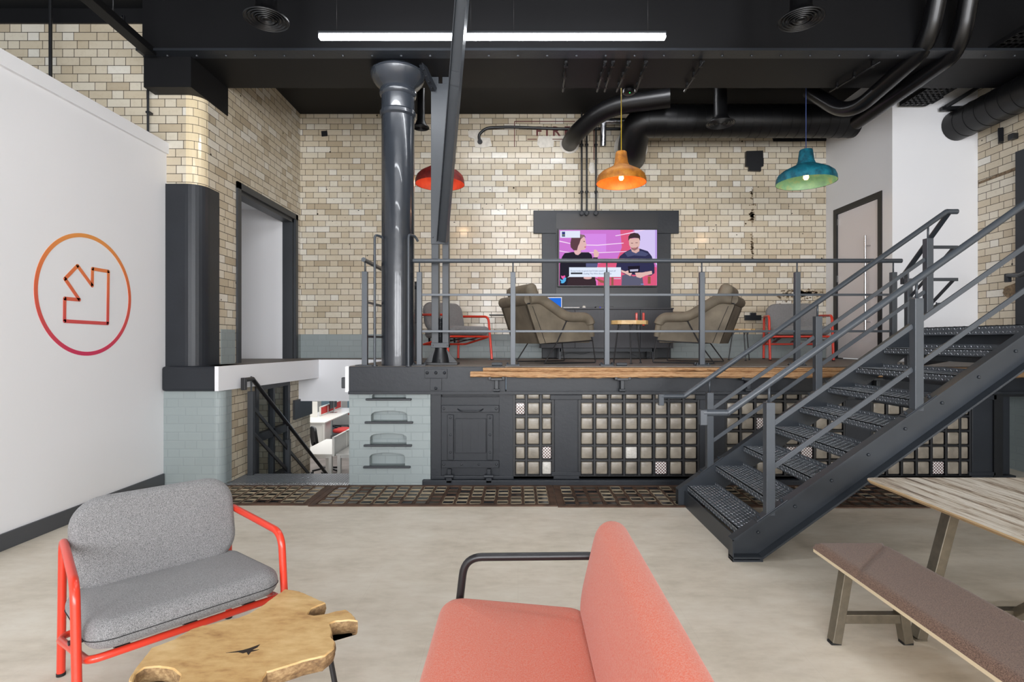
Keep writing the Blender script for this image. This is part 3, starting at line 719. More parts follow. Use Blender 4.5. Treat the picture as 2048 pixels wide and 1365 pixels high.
# ================================================================ MEZZANINE RAILING
YR = 5.90; zt = CZ-(522-VY)*YR/F
def rx(px): return (px-VX)*YR/F
def ry(py): return CZ-(py-VY)*YR/F
t = thing('balustrade', 'long grey steel balustrade along the mezzanine edge', 'railing', (rx(1025), YR, H))
mb = MB(); mb.tube([(rx(826), YR, zt), (rx(1803), YR, zt)], .0235, 20); mk('handrail', mb, 'steel', t, True)
posts = [839, 1026, 1213.5, 1403.5, 1594, 1786.5]
for px in posts:
    mb = MB(); zp = ry(545); mb.box(rx(px)-.027, rx(px)+.027, YR-.027, YR+.027, H+.01, zp, 0, .003)
    mb.tube([(rx(px), YR, zp), (rx(px), YR, zt-.015)], .008, 10); po = mk('post', mb, 'steel', t, True)
    mb = MB(); mb.box(rx(px)-.075, rx(px)+.075, YR-.06, YR+.06, H, H+.012, 0, .002)
    for sx in (-.058, .058):
        for sy in (-.04, .04): mb.lathe([(.011, 0), (.011, .01), (.006, .011), (.006, .02)], (rx(px)+sx, YR+sy, H+.012), 8)
    mk('base_plate', mb, 'steeldark', po, True)
for py in (590, 663):
    for a, b in zip(posts[:-1], posts[1:]):
        mb = MB(); zz = ry(py); mb.box(rx(a)+.027, rx(b)-.027, YR-.006, YR+.006, zz-.0125, zz+.0125, 0, .002); mk('mid_rail', mb, 'steel', t, True)
# short return railing to the left of the column
X0 = -1.625; t = thing('side_balustrade', 'short steel balustrade guarding the stairwell beside the column', 'railing', (X0, 5.9, H))
za = CZ-(520-VY)*5.75/F
mb = MB(); mb.tube([(X0, 5.73, za), (X0, 7.6, za)], .0235, 18); mk('handrail', mb, 'steel', t, True)
for y in (5.79, 7.55):
    mb = MB(); mb.box(X0-.028, X0+.028, y-.028, y+.028, H+.01, za-.12, 0, .003); mb.tube([(X0, y, za-.12), (X0, y, za-.01)], .008, 10); po = mk('post', mb, 'steel', t, True)
    mb = MB(); mb.box(X0-.09, X0+.09, y-.05, y+.05, H, H+.012, 0, .002); mk('base_plate', mb, 'steeldark', po, True)
for k in (.30, .67):
    mb = MB(); mb.box(X0-.006, X0+.006, 5.82, 7.52, H+k+.0, H+k+.025); mk('mid_rail', mb, 'steel', t, True)
# thin wall rails fixed to the column
def hook(px, ptop, sx, label, Y=5.72):
    x = (px-VX)*Y/F; zt_ = CZ-(ptop-VY)*Y/F
    t = thing('hooked_rail', label, 'rail', (x, Y, H), 0, 'thin hooked rails beside the column')
    mb = MB(); mb.tube(fillet([(0, 0, 0), (0, 0, zt_-H), (.05*sx+.0, .10, zt_-H), (.075*sx, .13, zt_-H-.05)], .04), .013, 12); mk('rail_tube', mb, 'steel', t)
    mb = MB(); mb.lathe([(.03, 0), (.03, .012)], (0, 0, 0), 12); mk('base_plate', mb, 'steeldark', t)
hook(749.5, 470, 1, 'thin hooked rail left of the column'); hook(817, 469, 1, 'thin hooked rail right of the column', 5.70)

# ================================================================ TIMBER LEDGE
t = thing('timber_ledge', 'rough reclaimed timber plank along the mezzanine edge', 'plank', (2.2, 5.6, 1.14))
def rough(x0, x1, y0, y1, z0, z1, seed):
    rnd = random.Random(seed); mb = MB(); n = int((x1-x0)/.05); rings = []
    for i in range(n+1):
        x = x0+(x1-x0)*i/n; w = [rnd.uniform(-1, 1)*.005 for _ in range(8)]; s_ = math.sin(x*3+seed)*.004
        rings.append([(x, y0+w[0], z0+.012+w[1]+s_), (x, y0+.015, z0+w[2]+s_), (x, y1, z0+w[3]), (x, y1, z1), (x, y0+.012+w[4], z1), (x, y0+w[5], z1-.016+w[6]), (x, y0+.005+w[7], (z0+z1)/2+s_)])
    m_ = 7; fs = [(i*m_+k, i*m_+(k+1) % m_, (i+1)*m_+(k+1) % m_, (i+1)*m_+k) for i in range(n) for k in range(m_)]
    vs = [v for r_ in rings for v in r_]; mb.add(vs, fs, 0, True); mb.add(rings[0], [tuple(range(m_))]); mb.add(rings[-1], [tuple(range(m_))]); return mb
mb = rough(-.49, 5.3, 5.585, 5.70, 1.142, 1.205, 3); mk('plank', mb, 'timber', t, True)
mb = rough(-.36, 5.3, 5.60, 5.70, 1.203, 1.243, 9); mk('upper_board', mb, 'timber', t, True)
for px in (993, 1246, 1500, 1760):
    x = (px-VX)*5.6/F; b = thing('ledge_bracket', {993: 'black iron bracket under the timber ledge above the narrow glass block window', 1246: 'black iron bracket under the timber ledge above the wide glass block window'}.get(px, 'black iron bracket under the timber ledge behind the steel staircase'+(' near its foot' if px == 1500 else ' near its landing')), 'bracket', (x, 5.6, 1.14), 0, 'iron brackets under the timber ledge')
    mb = MB(); mb.box(-.06, .06, .0, .08, -.028, .0, 0, .006); mb.box(-.085, -.055, -.005, .06, -.02, .012, 0, .004); mb.box(.055, .085, -.005, .06, -.02, .012, 0, .004)
    mb.box(-.02, .02, .02, .075, -.12, -.02, 0, .006); mb.tube([(-.03, .05, -.13), (.03, .05, -.13)], .02, 12); mk('bracket_casting', mb, 'darkpaint', b)
# bolted bracket on the beam face, under the steel post
bx = (872-VX)*5.68/F; t = thing('beam_bracket', 'bolted iron plate on the beam face below the steel post', 'bracket', (bx, 5.68, 1.1))
mb = MB(); zz = lambda py: CZ-(py-VY)*5.68/F-1.1
mb.box(-.118, .118, -.012, .003, zz(757), zz(738), 0, .003); mb.box(-.06, .06, -.014, .003, zz(781), zz(757), 0, .003); mk('plate', mb, 'dark', t)
for px, py in ((-.09, 746), (0, 746), (.09, 746), (0, 777)):
    mb = MB(); mb.lathe([(.018, 0), (.016, .012), (.004, .02)], (0, 0, 0), 8, mat=Matrix.Translation((px, -.012, zz(py))) @ Matrix.Rotation(PI/2, 4, 'X')); mk('bolt', mb, 'dark', t)
# bulkhead roller hinges at the floor edge
for px, lb in ((994, 'narrow glass block window'), (1244, 'wide glass block window')):
    x = (px-VX)*5.72/F; t = thing('edge_roller', 'small iron roller on the mezzanine edge above the '+lb, 'hardware', (x, 5.74, H), 0, 'edge rollers')
    mb = MB(); mb.tube([(-.055, 0, .02), (.055, 0, .02)], .02, 14); mb.box(-.05, .05, -.01, .03, -.0, .008); mk('roller', mb, 'darkpaint', t)

# ================================================================ STEEL STAIRCASE
YN, YFr = 3.82, 5.02; RUN, RISE = .2575, .1812; X1 = 1.53; Z1 = .19
def sz(x): return Z1+(x-X1)*RISE/RUN      # nosing line
t = thing('steel_staircase', 'dark grey steel staircase with chequer plate treads and tubular handrails', 'staircase', (2.6, 4.42, 0))
XT = 3.66
# stringers (channel sections)
def stringer(Y, out):
    mb = MB(); off = .0; hh = .245
    def zl(x): return sz(x)+off
    xa = 1.475; xe = 3.72
    web = [(xa, 0.004), (xa+.20, .004), (xe, zl(xe)-hh), (xe, zl(xe)), (xa, zl(xa))]
    mb.prism(web, Y-.004, Y+.004, 'y')
    sl = Vector((1, 0, RISE/RUN)).normalized()
    w_ = .075; yc = Y+out*w_/2
    up = (-sl.z, 0, sl.x)
    mb.bar((xa, yc, zl(xa)-.006), (xe, yc, zl(xe)-.006), w_, .012, up=up)
    mb.bar((xa+.19, yc, .012), (xe, yc, zl(xe)-hh+.006), w_, .013, up=up)
    mb.bar((xa+.004, yc, .0), (xa+.004, yc, zl(xa)), w_, .008, up=(1, 0, 0))
    mb.box(xa, xa+.21, min(Y, Y+out*w_), max(Y, Y+out*w_), .0, .012)
    mb.box(xa, xa+.21, min(Y, Y+out*w_), max(Y, Y+out*w_), .02, .032)
    for k in range(8):
        x_ = X1+.15+RUN*k; mb.lathe([(.012, 0), (.012, .008), (.006, .012)], (0, 0, 0), 6, mat=Matrix.Translation((x_, Y+out*.004, zl(x_)-.115)) @ Matrix.Rotation(-out*PI/2, 4, 'X'))
    return mk('stringer', mb, 'steeldark', t, True)
stringer(YN, -1); stringer(YFr, 1)
# chequer plate
def chequer(mb, x0, x1, y0, y1, z, pitch=.030, m=0, vertical=False, yv=0):
    nx, ny = int((x1-x0)/pitch+.5), int((y1-y0)/pitch+.5)
    for i in range(nx):
        for j in range(ny):
            cx, cy = x0+(i+.5)*(x1-x0)/nx, y0+(j+.5)*(y1-y0)/ny; a = PI/4 if (i+j) % 2 else -PI/4
            ca, sa = math.cos(a), math.sin(a); L_, W_ = .0125, .0046; h_ = .0028
            pts = [(-L_, 0, 0), (0, -W_, 0), (L_, 0, 0), (0, W_, 0), (-L_*.4, 0, h_), (L_*.4, 0, h_)]
            def tr(p):
                u, v = cx+p[0]*ca-p[1]*sa, cy+p[0]*sa+p[1]*ca
                return (yv-p[2], v, u) if vertical else (u, v, z+p[2])
            mb.add([tr(p) for p in pts], [(0, 1, 4), (1, 2, 5, 4), (2, 3, 5), (3, 0, 4, 5)], 1)
def tread_mb(x, z, last=False, depth=.255):
    mb = MB(); y0, y1 = YN+.006, YFr-.006
    mb.box(x, x+depth, y0, y1, z-.006, z); mb.box(x, x+.005, y0, y1, z-.05, z); mb.box(x, x+.03, y0, y1, z-.053, z-.048)
    chequer(mb, x+.006, x+depth, y0, y1, z)
    chequer(mb, z-.05, z, y0, y1, 0, vertical=True, yv=x)
    if not last:
        mb.box(x+depth-.004, x+depth, y0, y1, z, z+.035); chequer(mb, z, z+.035, y0, y1, 0, vertical=True, yv=x+depth-.004)
        mb.box(x+depth-.03, x+depth, y0, y1, z-.075, z-.067); mb.box(x+depth-.004, x+depth, y0, y1, z-.11, z-.0)
    return mb
for k in range(8): mk('tread', tread_mb(X1+.03+RUN*k, Z1+RISE*k, False), ['plate', 'pale_glint'], t, True)
mb = MB(); mb.box(X1+.0, X1+.01, YN, YFr, 0.0, Z1-.05); mk('kick_plate', mb, 'steeldark', t, True)
# handrails, posts and rails on both sides
def stair_rail(Y, bend_px, end_px, tail, posts_px, hz_off, top=None):
    X_ = lambda px: (px-VX)*Y/F
    Z_ = lambda py: CZ-(py-VY)*Y/F
    sl = RISE/RUN
    bx, bz = X_(bend_px[0]), Z_(bend_px[1]); ex = X_(end_px)
    xt = top if top else 3.85
    zt_ = bz+(xt-bx)*sl
    pts = [(ex, Y, bz-.09), (ex, Y, bz), (bx, Y, bz), (xt, Y, zt_)]
    mb = MB(); mb.tube(pts[1:3], .0235, 18); mb.tube(pts[2:], .0235, 18); mb.tube([(bx-.005, Y, bz), (bx+.005, Y, bz)], .0235, 18)
    mb.box(ex-.024, ex+.024, Y-.022, Y+.022, bz-.085, bz+.02, 0, .004)
    if top: mb.tube([(xt, Y, zt_), (xt+.10, Y, zt_)], .0235, 18)
    mk('handrail', mb, 'steel', t, True)
    pp = []
    for px in posts_px:
        x = X_(px); zh = bz+(x-bx)*sl; zt2 = zh-.13; zb = sz(x)+.005; pp.append((x, zh))
        mb = MB(); mb.box(x-.03, x+.03, Y-.03, Y+.03, zb-.03, zt2, 0, .003); mb.tube([(x, Y, zt2), (x, Y, zh-.01)], .009, 10); po = mk('post', mb, 'steel', t, True)
        mb = MB(); u = Vector((1, 0, sl)).normalized(); c_ = Vector((x+.01, Y, zb+.002)); mb.bar(c_-u*.13, c_+u*.13, .07, .014, up=(-u.z, 0, u.x), bev=.002)
        for s_ in (-.1, .1): q_ = c_+u*s_; mb.lathe([(.012, 0), (.012, .01), (.006, .012), (.006, .022)], (0, 0, 0), 8, mat=Matrix.Translation(q_+Vector((-u.z, 0, u.x))*.007) @ Matrix.Rotation(-math.atan(sl), 4, 'Y'))
        mk('base_plate', mb, 'steeldark', po, True)
    pp.append((xt if not top else X_(1856), bz+((xt if not top else X_(1856))-bx)*sl))
    for dz in hz_off:
        for (a, za_), (b, zb_) in zip(pp[:-1], pp[1:]):
            if b-a < .1: continue
            mb = MB(); mb.bar((a+.03, Y, za_-dz+.03*sl), (b-.03, Y, zb_-dz-.03*sl), .014, .034, up=(0, 0, 1), bev=.002); mk('mid_rail', mb, 'steel', t, True)
    return bz
stair_rail(YN-.035, (1455, 826), 1406, 0, [1538, 1833], (.30, .60))
stair_rail(YFr+.035, (1368, 793), 1322, 0, [1419, 1635, 1856], (.30, .60), top=(1893-VX)*(YFr+.035)/F)
# upper landing
t = thing('stair_landing', 'chequer plate landing at the top of the steel staircase', 'landing', (4.7, 4.4, 1.6))
ZL = Z1+RISE*8
xl = X1+.03+RUN*8
mb = MB(); y0, y1 = YN-.1, YFr+.06
mb.box(xl, XR-.01, y0, y1, ZL-.006, ZL); mb.box(xl, xl+.005, y0, y1, ZL-.07, ZL)
chequer(mb, ZL-.07, ZL, y0, y1, 0, vertical=True, yv=xl); chequer(mb, xl, XR-.01, y0, y1, ZL, pitch=.05)
mk('deck_plate', mb, ['plate', 'pale_glint'], t, True)
for y in (y0+.02, y1-.02):
    mb = MB(); mb.box(xl+.05, XR-.01, y-.02, y+.02, ZL-.20, ZL-.008); mb.box(xl+.05, XR-.01, y-.05, y+.05, ZL-.20, ZL-.188); mk('edge_channel', mb, 'steeldark', t, True)
mb = MB(); mb.box(xl+.06, xl+.10, y0, y1, ZL-.2, ZL-.01); mb.box(4.95, 5.03, y1-.1, y1-.02, 0, ZL-.2); mb.box(4.95, 5.03, y0+.1, y0+.18, 0, ZL-.2); mk('support_frame', mb, 'steeldark', t, True)
# two steps down from the landing to the mezzanine, with their own rail
t = thing('landing_steps', 'short dark steel steps from the landing down to the mezzanine', 'steps', (4.6, 5.35, H))
mb = MB(); mb.box(4.08, 5.3, 5.08, 5.33, ZL-.131, ZL-.125); mb.box(4.08, 5.3, 5.33, 5.335, ZL-.17, ZL-.125); mk('tread', mb, 'plate', t, True)
mb = MB(); mb.box(4.08, 5.3, 5.33, 5.60, ZL-.256, ZL-.25); mb.box(4.08, 5.3, 5.60, 5.605, ZL-.30, ZL-.25); mk('tread', mb, 'plate', t, True)
for x in (4.07, 5.3):
    mb = MB(); mb.prism([(5.08, ZL-.14), (5.08, ZL-.3), (5.57, H-.0), (5.57, H+.06)], x, x+.01, 'x'); mk('stringer', mb, 'steeldark', t, True)
t = thing('landing_rail', 'dark steel rail dropping from the landing end towards the mezzanine', 'railing', (4.0, 5.4, H))
xr = 4.01; zr = CZ-(428-VY)*5.1/F
pts = [(xr, 5.08, zr), (xr, 5.66, zr-.50)]
mb = MB(); mb.tube(pts, .0235, 16); mb.box(xr-.022, xr+.022, 5.64, 5.69, zr-.60, zr-.485, 0, .004); mk('handrail', mb, 'steeldark', t, True)
mb = MB(); mb.box(xr-.027, xr+.027, 5.57, 5.624, H, zr-.55, 0, .003); mb.tube([(xr, 5.6, zr-.55), (xr, 5.6, zr-.44)], .008); mk('post', mb, 'steel', t, True)
for dz in (.32, .62):
    mb = MB(); za = zr-dz; mb.bar((xr+.05, 5.08, za), (xr+.0, 5.56, za-.41), .012, .03, bev=.002)
    mb.bar((3.83, 5.055, za), (4.08, 5.055, za), .012, .03, bev=.002); mk('mid_rail', mb, 'steeldark', t, True)
# rail on the right wall
t = thing('wall_rail', 'stub of dark handrail fixed to the tiled wall beside the dark doorway', 'rail', (XR-.1, 6.4, 2.3))
p = [P(2016, 563, 6.25), P(2016, 551, 6.25), P(2040, 551, 6.0), P(2085, 530, 5.6)]
mb = MB(); mb.tube(p[1:3], .024, 14); mb.tube(p[2:], .024, 14); mb.bar(p[0]+Vector((0, 0, -.01)), p[1]+Vector((0, 0, .02)), .046, .046, bev=.004); mb.tube([p[2], p[2]+Vector((.12, .05, 0))], .01)
mk('rail_tube', mb, 'dark', t, True)

# ================================================================ SUNKEN STAIR (left of the pier)
t = thing('sunken_staircase', 'chequer plate steps leading down between the grey brick pier and pilaster', 'staircase', (-2.45, 6.3, -.5))
mb = MB(); mb.box(-3.10, fx(700)-.015, 5.745, 6.23, -.02, .004); chequer(mb, -3.08, fx(700)-.03, 5.80, 6.22, .004); mk('landing_plate', mb, ['plate', 'pale_glint'], t, True)
mb = MB(); mb.box(-3.16, fx(700)-.01, 5.70, 5.80, .003, .009); chequer(mb, -3.14, fx(700)-.02, 5.705, 5.795, .009, .025); mk('nosing_strip', mb, ['pale_glint', 'zinc'], t, True)
for k in range(1, 6):
    z_ = -.18*k; y_ = 6.23+.255*(k-1)
    mb = MB(); mb.box(-3.08, -1.83, y_, y_+.26, z_-.006, z_); mb.box(-3.08, -1.83, y_, y_+.005, z_, z_+.17); mk('tread', mb, 'plate', t, True)
t = thing('pier_handrail', 'end of a dark handrail fixed to the stairwell side of the grey brick pier', 'rail', (-1.84, 5.78, 1.0))
mb = MB(); mb.box(-1.865, -1.812, 5.75, 5.80, 1.02, 1.135, 0, .008); mb.tube([(-1.84, 5.78, 1.10), (-1.84, 6.0, 1.10), (-1.84, 8.0, -.30)], .022, 12); mk('rail_tube', mb, 'darkpaint', t, True)
t = thing('sunken_stair_rail', 'dark handrail slanting down into the sunken stairwell', 'railing', (-3.02, 6.15, 0))
X0 = -3.02
sl = math.tan(math.radians(35)); zt_ = lambda y: 1.085-(y-6.22)*.70
mb = MB(); mb.tube([(X0, 6.0, 1.09), (X0, 6.2, 1.09)], .024, 14); mb.tube([(X0, 6.2, 1.09), (X0, 8.6, zt_(8.6))], .024, 14); mb.box(X0-.024, X0+.024, 5.98, 6.03, .98, 1.115, 0, .004); mk('handrail', mb, 'blackmetal', t, True)
for y, b, top in ((6.17, .0, .95), (7.15, -.9, .23)):
    mb = MB(); mb.box(X0-.03, X0+.03, y-.03, y+.03, b, top, 0, .003); mb.tube([(X0, y, top), (X0, y, zt_(y))], .009); mk('post', mb, 'darkpaint', t, True)
for dz in (.33, .62):
    mb = MB(); mb.bar((X0, 6.2, zt_(6.2)-dz), (X0, 8.3, zt_(8.3)-dz), .014, .045, bev=.003); mk('mid_rail', mb, 'blackmetal', t, True)
# ================================================================ CEILING SERVICES
def duct(name, label, pts, r, mat='duct', cat='duct', rib=.0, fil=.25, group=None, n=28):
    t = thing(name, label, cat, tuple(pts[0]), 0, group); p = fillet(pts, fil, 10); mb = MB(); mb.tube(p, r, n)
    if rib:
        for a, b in zip(pts[:-1], pts[1:]):
            a, b = Vector(a), Vector(b); L = (b-a).length; k = int(L/rib)
            for i in range(1, k):
                c_ = a.lerp(b, i/k)
                if min((c_-a).length, (b-c_).length) < fil*.9 and len(pts) > 2: continue
                u = (b-a).normalized(); mb.tube([c_-u*.006, c_+u*.006], r+.004, n)
    mk('duct_body', mb, mat, t, True); return t
zd = 1.52+440*7.75/F
duct('ventilation_duct', 'wide black spiral duct running across above the tiled back wall', [(P(1290, 0, 7.75).x, 7.75, zd), (P(1758, 0, 7.75).x, 7.75, zd)], .225, rib=.13)
duct('elbow_duct', 'thick black flexible duct bending into the wall above the orange lamp', [(P(1330, 0, 7.7).x, 7.72, zd), (P(1275, 0, 7.75).x, 7.74, zd), (P(1262, 0, 8.1).x, 8.05, 4.36), (P(1262, 0, 8.5).x, 8.45, 4.36-.0)], .21, rib=.05, fil=.3)
duct('branch_duct', 'smaller black duct bending down into the wall beside the painted letters', [P(1340, 196, 7.3), P(1215, 212, 7.5), P(1150, 268, 8.0), Vector((P(1139, 0, 8.47).x, 8.46, 1.52+395*8.47/F))], .125, fil=.35)
for px, py, r_ in ((1139, 288, .15), (1262, 295, .26)):
    c_ = P(px, py, YB-.004); mb = MB(); mb.lathe([(0, 0), (r_, 0), (r_*1.02, -.006)], (0, 0, 0), 28, mat=Matrix.Translation(c_) @ Matrix.Rotation(PI/2, 4, 'X'), caps=False)
    tag(mk('plaster_collar', mb, 'plaster'), 'rough white plaster ring where the %s duct enters the wall' % ('small' if r_ < .2 else 'large'), 'plaster patch')
t = duct('foil_pipe', 'silver foil wrapped pipe turning down on the back wall', [P(1262, 243, 8.3), P(1207, 243, 8.3), P(1206, 292, 8.4)], .045, 'foil', 'pipe', fil=.06)
# glossy pipes high on the right
Yg = 5.35
duct('glossy_pipe', 'glossy black pipe with elbows overhead, nearer the white door', [P(1618, 182, 6.9), P(1698, 232, 6.5), P(1840, 108, 5.6), P(1862, 62, 5.45), P(1880, -30, 5.3)], .085, 'glosspipe', fil=.3, group='glossy black overhead pipes')
duct('glossy_pipe', 'glossy black pipe with elbows overhead, nearer the tiled side wall', [P(1712, 246, 6.9), P(1905, 112, 5.6), P(1925, 66, 5.45), P(1942, -30, 5.3)], .085, 'glosspipe', fil=.3, group='glossy black overhead pipes')
duct('side_duct', 'wide black spiral duct along the tiled side wall above the landing', [(5.60, 6.965, 4.27), (5.60, 3.6, 4.27)], .19, rib=.16)
# air diffusers
def diffuser(px, py, Y, dia, label, neck=.35):
    c_ = P(px, py, Y); t = thing('air_diffuser', label, 'air vent', tuple(c_), 0, 'round ceiling air diffusers'); R_ = dia/2
    mb = MB(); mb.lathe([(R_, 0), (R_*.97, .012), (R_*.7, .04), (R_*.48, .10), (R_*.45, neck)], n=36, caps=False); mk('neck', mb, 'duct', t)
    mb = MB()
    for k in range(6):
        a = R_*(1-k*.155); mb.lathe([(a, .004), (a-.004, -.004), (a-R_*.07, .010), (a-R_*.13, .014)], n=40, caps=False)
    mb.lathe([(R_, .006), (R_*.06, .02)], n=40, caps=False); mb.lathe([(R_*.08, .01), (0, .004)], n=20, caps=False); mk('vane_rings', mb, 'black', t)
    mb = MB(); mb.lathe([(R_*.44, .0), (R_*.44, ZC-c_.z)], n=24, caps=False); mk('drop_duct', mb, 'duct', t)
diffuser(533, 40, 4.8, .38, 'round black air diffuser high above the white partition'); diffuser(1602, 40, 4.8, .38, 'round black air diffuser above the teal lamp, nearest the viewer')
diffuser(1441, 248, 7.0, .36, 'round black air diffuser above the mezzanine near the back wall'); diffuser(842, 256, 6.9, .21, 'small black bell air diffuser hanging behind the column')
# smoke detector
c_ = P(1260, 190, 6.3); c_.z = 4.47
t = thing('smoke_detector', 'small smoke detector with green light beneath the beam', 'detector', (c_.x, 6.36, 4.40))
mb = MB(); mb.lathe([(.055, .06), (.07, .045), (.07, .015), (.05, 0), (0, -.003)], n=24); mk('detector_body', mb, 'duct', t)
mb = MB(); mb.lathe([(.008, -.003), (0, -.008)], (.0, -.045, .002), 8); mk('indicator', mb, 'greenled', t)
# cable tray at the top left and vertical conduits
a, b = Vector((-3.62, 3.2, 4.5)), Vector((-3.74, 5.55, 4.46))
t = thing('cable_trunking', 'black cable trunking slanting across the upper corner above the partition', 'trunking', tuple(a))
mb = MB(); mb.bar(a, b, .11, .07, bev=.004); mk('trunk', mb, 'beam', t, True)
for y in (4.4, 5.2):
    mb = MB(); f_ = (y-a.y)/(b.y-a.y); c_ = a.lerp(b, f_); mb.bar(c_+Vector((-.04, 0, .03)), c_+Vector((-.04, 0, .16)), .02, .02); mb.bar(c_+Vector((-.04, 0, .15)), c_+Vector((-.16, 0, .15)), .02, .015); mb.tube([c_+Vector((-.14, 0, .15)), (c_.x-.14, c_.y, ZC)], .006, 6); mk('hanger', mb, 'black', t, True)
for px, py0, py1, Y, r_, lb in ((101, -30, 160, 5.6, .016, 'thick black conduit dropping behind the white partition'), (296, 112, 280, 5.74, .012, 'thin black conduit beside the tiled pilaster corner')):
    a, b = P(px, py0, Y), P(px, py1, Y); a.z = min(a.z, ZC); b.z -= .3; t = thing('conduit', lb, 'conduit', tuple(b), 0, 'vertical black conduits'); mb = MB(); mb.tube([a, b], r_, 12)
    mk('conduit_tube', mb, 'black', t, True)
    if Y > 5.7: mb = MB(); c_ = a.lerp(b, .5); mb.box(c_.x-.02, c_.x+.02, Y-.01, 5.79, c_.z-.01, c_.z+.01); mk('clip', mb, 'black', t, True)
for px, lb in ((1163.5, 'first'), (1173.5, 'second'), (1192, 'third')):
    Y = 8.385; a, b = P(px, 195, Y), P(px, 426, Y); t = thing('conduit', {'first': 'thin black conduit above the television, the one by the small duct', 'second': 'thin black conduit above the television, middle of three', 'third': 'thin black conduit above the television, nearest the orange lamp'}[lb], 'conduit', tuple(b), 0, 'three conduits above the television')
    mb = MB(); mb.tube([a, b], .014, 12); mk('conduit_tube', mb, 'black', t, True)
    for py in (290, 384):
        mb = MB(); q_ = P(px, py, Y); mb.lathe([(.026, -.012), (.026, .012)], tuple(q_), 12); mb.box(q_.x-.01, q_.x+.01, Y, YB, q_.z-.01, q_.z+.01); mk('saddle', mb, 'black', t, True)
    mb = MB(); mb.lathe([(.034, 0), (.034, .03), (.02, .035)], (0, 0, 0), 16, mat=Matrix.Translation(P(px, 427, Y-.02)) @ Matrix.Rotation(PI/2, 4, 'X')); mk('junction_box', mb, 'dark', t, True)
# conduits under the beam
for i, (px0, py0, px1, py1) in enumerate(((1133, 118, 1125, 190), (1212, 112, 1193, 190), (1228, 112, 1208, 190), (1260, 108, 1232, 190), (1294, 108, 1270, 185), (1408, 112, 1366, 188), (1762, 108, 1655, 190))):
    a, b = P(px0, py0, 5.62), P(px1, py1, 6.35); a.z = b.z = 4.405; a.y, b.y = 5.62, 6.3
    t = thing('beam_conduit', ['thin conduit under the beam, nearest the raking strut', 'thin conduit under the beam, in line with the conduits above the television', 'thin conduit under the beam, second of the close pair', 'thin conduit under the beam beside the smoke detector', 'thin conduit under the beam beyond the smoke detector', 'single slanting conduit under the beam between orange and teal lamps', 'slanting conduit under the beam reaching the glossy pipes'][i], 'conduit', tuple(a), 0, 'conduits under the beam')
    mb = MB(); mb.tube([a, b], .011, 8)
    for k in (.15, .5, .85): c_ = a.lerp(b, k); mb.lathe([(.02, -.01), (.02, .012)], tuple(c_), 10); mb.box(c_.x-.012, c_.x+.012, c_.y-.012, c_.y+.012, 4.405, 4.46)
    mk('conduit_tube', mb, 'duct', t, True)
# perforated cable trays on the right
def tray(pts, w, label, n=14):
    a, b = Vector(pts[0]), Vector(pts[1]); t = thing('perforated_tray', label, 'cable tray', tuple(a), 0, 'perforated cable trays'); mb = MB()
    d = (b-a); s_ = d.cross(Vector((0, 0, 1))).normalized(); L = d.length; u = d.normalized()
    for k in range(5): o = s_*(-w/2+w*(k+.5)/5); mb.bar(a+o, b+o, w/5*.62, .003)
    for k in range(n+1): c_ = a+u*L*k/n; mb.bar(c_-s_*w/2, c_+s_*w/2, L/n*.45, .003)
    for q_ in (-1, 1): mb.bar(a+s_*q_*w/2+Vector((0, 0, .02)), b+s_*q_*w/2+Vector((0, 0, .02)), .003, .045)
    mk('tray', mb, 'beam', t, True); return t
tray([(5.0, 6.9, 4.50), (5.0, 4.3, 4.50)], .34, 'perforated black cable tray overhead above the landing', 40)
tray([P(1812, 205, 6.93), P(1868, 205, 6.93)], .3, 'short perforated tray end against the white box wall', 6)
a, b = P(1882, 218, 6.9), P(1950, 216, 6.9)
t = thing('tray_support', 'black channel bracket below the cable trays on the white wall', 'bracket', tuple(a)); mb = MB(); mb.bar(a, b, .05, .045); mb.bar(a+Vector((.05, 0, .02)), b+Vector((0, -.3, .25)), .04, .04); mk('channel', mb, 'black', t, True)

# ================================================================ ON THE BACK WALL
Y = YB-.004
# painted letters and lines
mat = Matrix.Translation(P(1071, 271.5, Y)) @ Matrix.Rotation(PI/2, 4, 'X')
mb = text_mb('FIRE', .205, mat, 0, .0015, 1.55, .004)
tag(mk('painted_letters', mb, 'maroon'), 'maroon painted letters on the tiles half hidden by the small duct', 'lettering')
mb = MB()
def ln(a, b, w=.012):
    a, b = P(*a, Y), P(*b, Y)
    if abs(a.z-b.z) < .01: mb.box(a.x, b.x, Y-.001, Y+.003, a.z-w/2, a.z+w/2)
    else: mb.box(a.x-w/2, a.x+w/2, Y-.001, Y+.003, b.z, a.z)
for l_ in (((1029, 243), (1150, 243)), ((1029, 243), (1029, 294)), ((1055, 278.5), (1074, 278.5)), ((1102, 278.5), (1128, 278.5)), ((1188, 245), (1188, 320))): ln(*l_)
tag(mk('painted_border', mb, 'maroon'), 'thin maroon painted border line around the letters on the tiles', 'painted line')
def patch(pts, mat_, label, name='plaster_patch', cat='plaster patch', Yq=None, th=.01):
    Yq = Yq or YB; q_ = [XZ(px, py, Yq-.01) for px, py in pts]; mb = MB(); mb.prism(q_, Yq-th, Yq+.002, 'y'); return tag(mk(name, mb, mat_), label, cat)
patch([(936, 262), (958, 260), (962, 275), (980, 276), (984, 292), (966, 296), (950, 294), (948, 278), (937, 274)], 'plaster', 'white plaster patch where the thick cable enters the tiles')
patch([(1077, 272), (1101, 273), (1108, 283), (1107, 294), (1080, 296), (1074, 288)], 'plaster', 'white plaster patch just below the maroon letters')
patch([(1180, 325), (1188, 326), (1190, 345), (1182, 348), (1177, 338)], 'plaster', 'small plaster patch between the conduits and the orange lamp')
t = thing('black_cable', 'thick black cable looping from the plaster patch along the back wall', 'cable', tuple(P(960, 283, 8.4)))
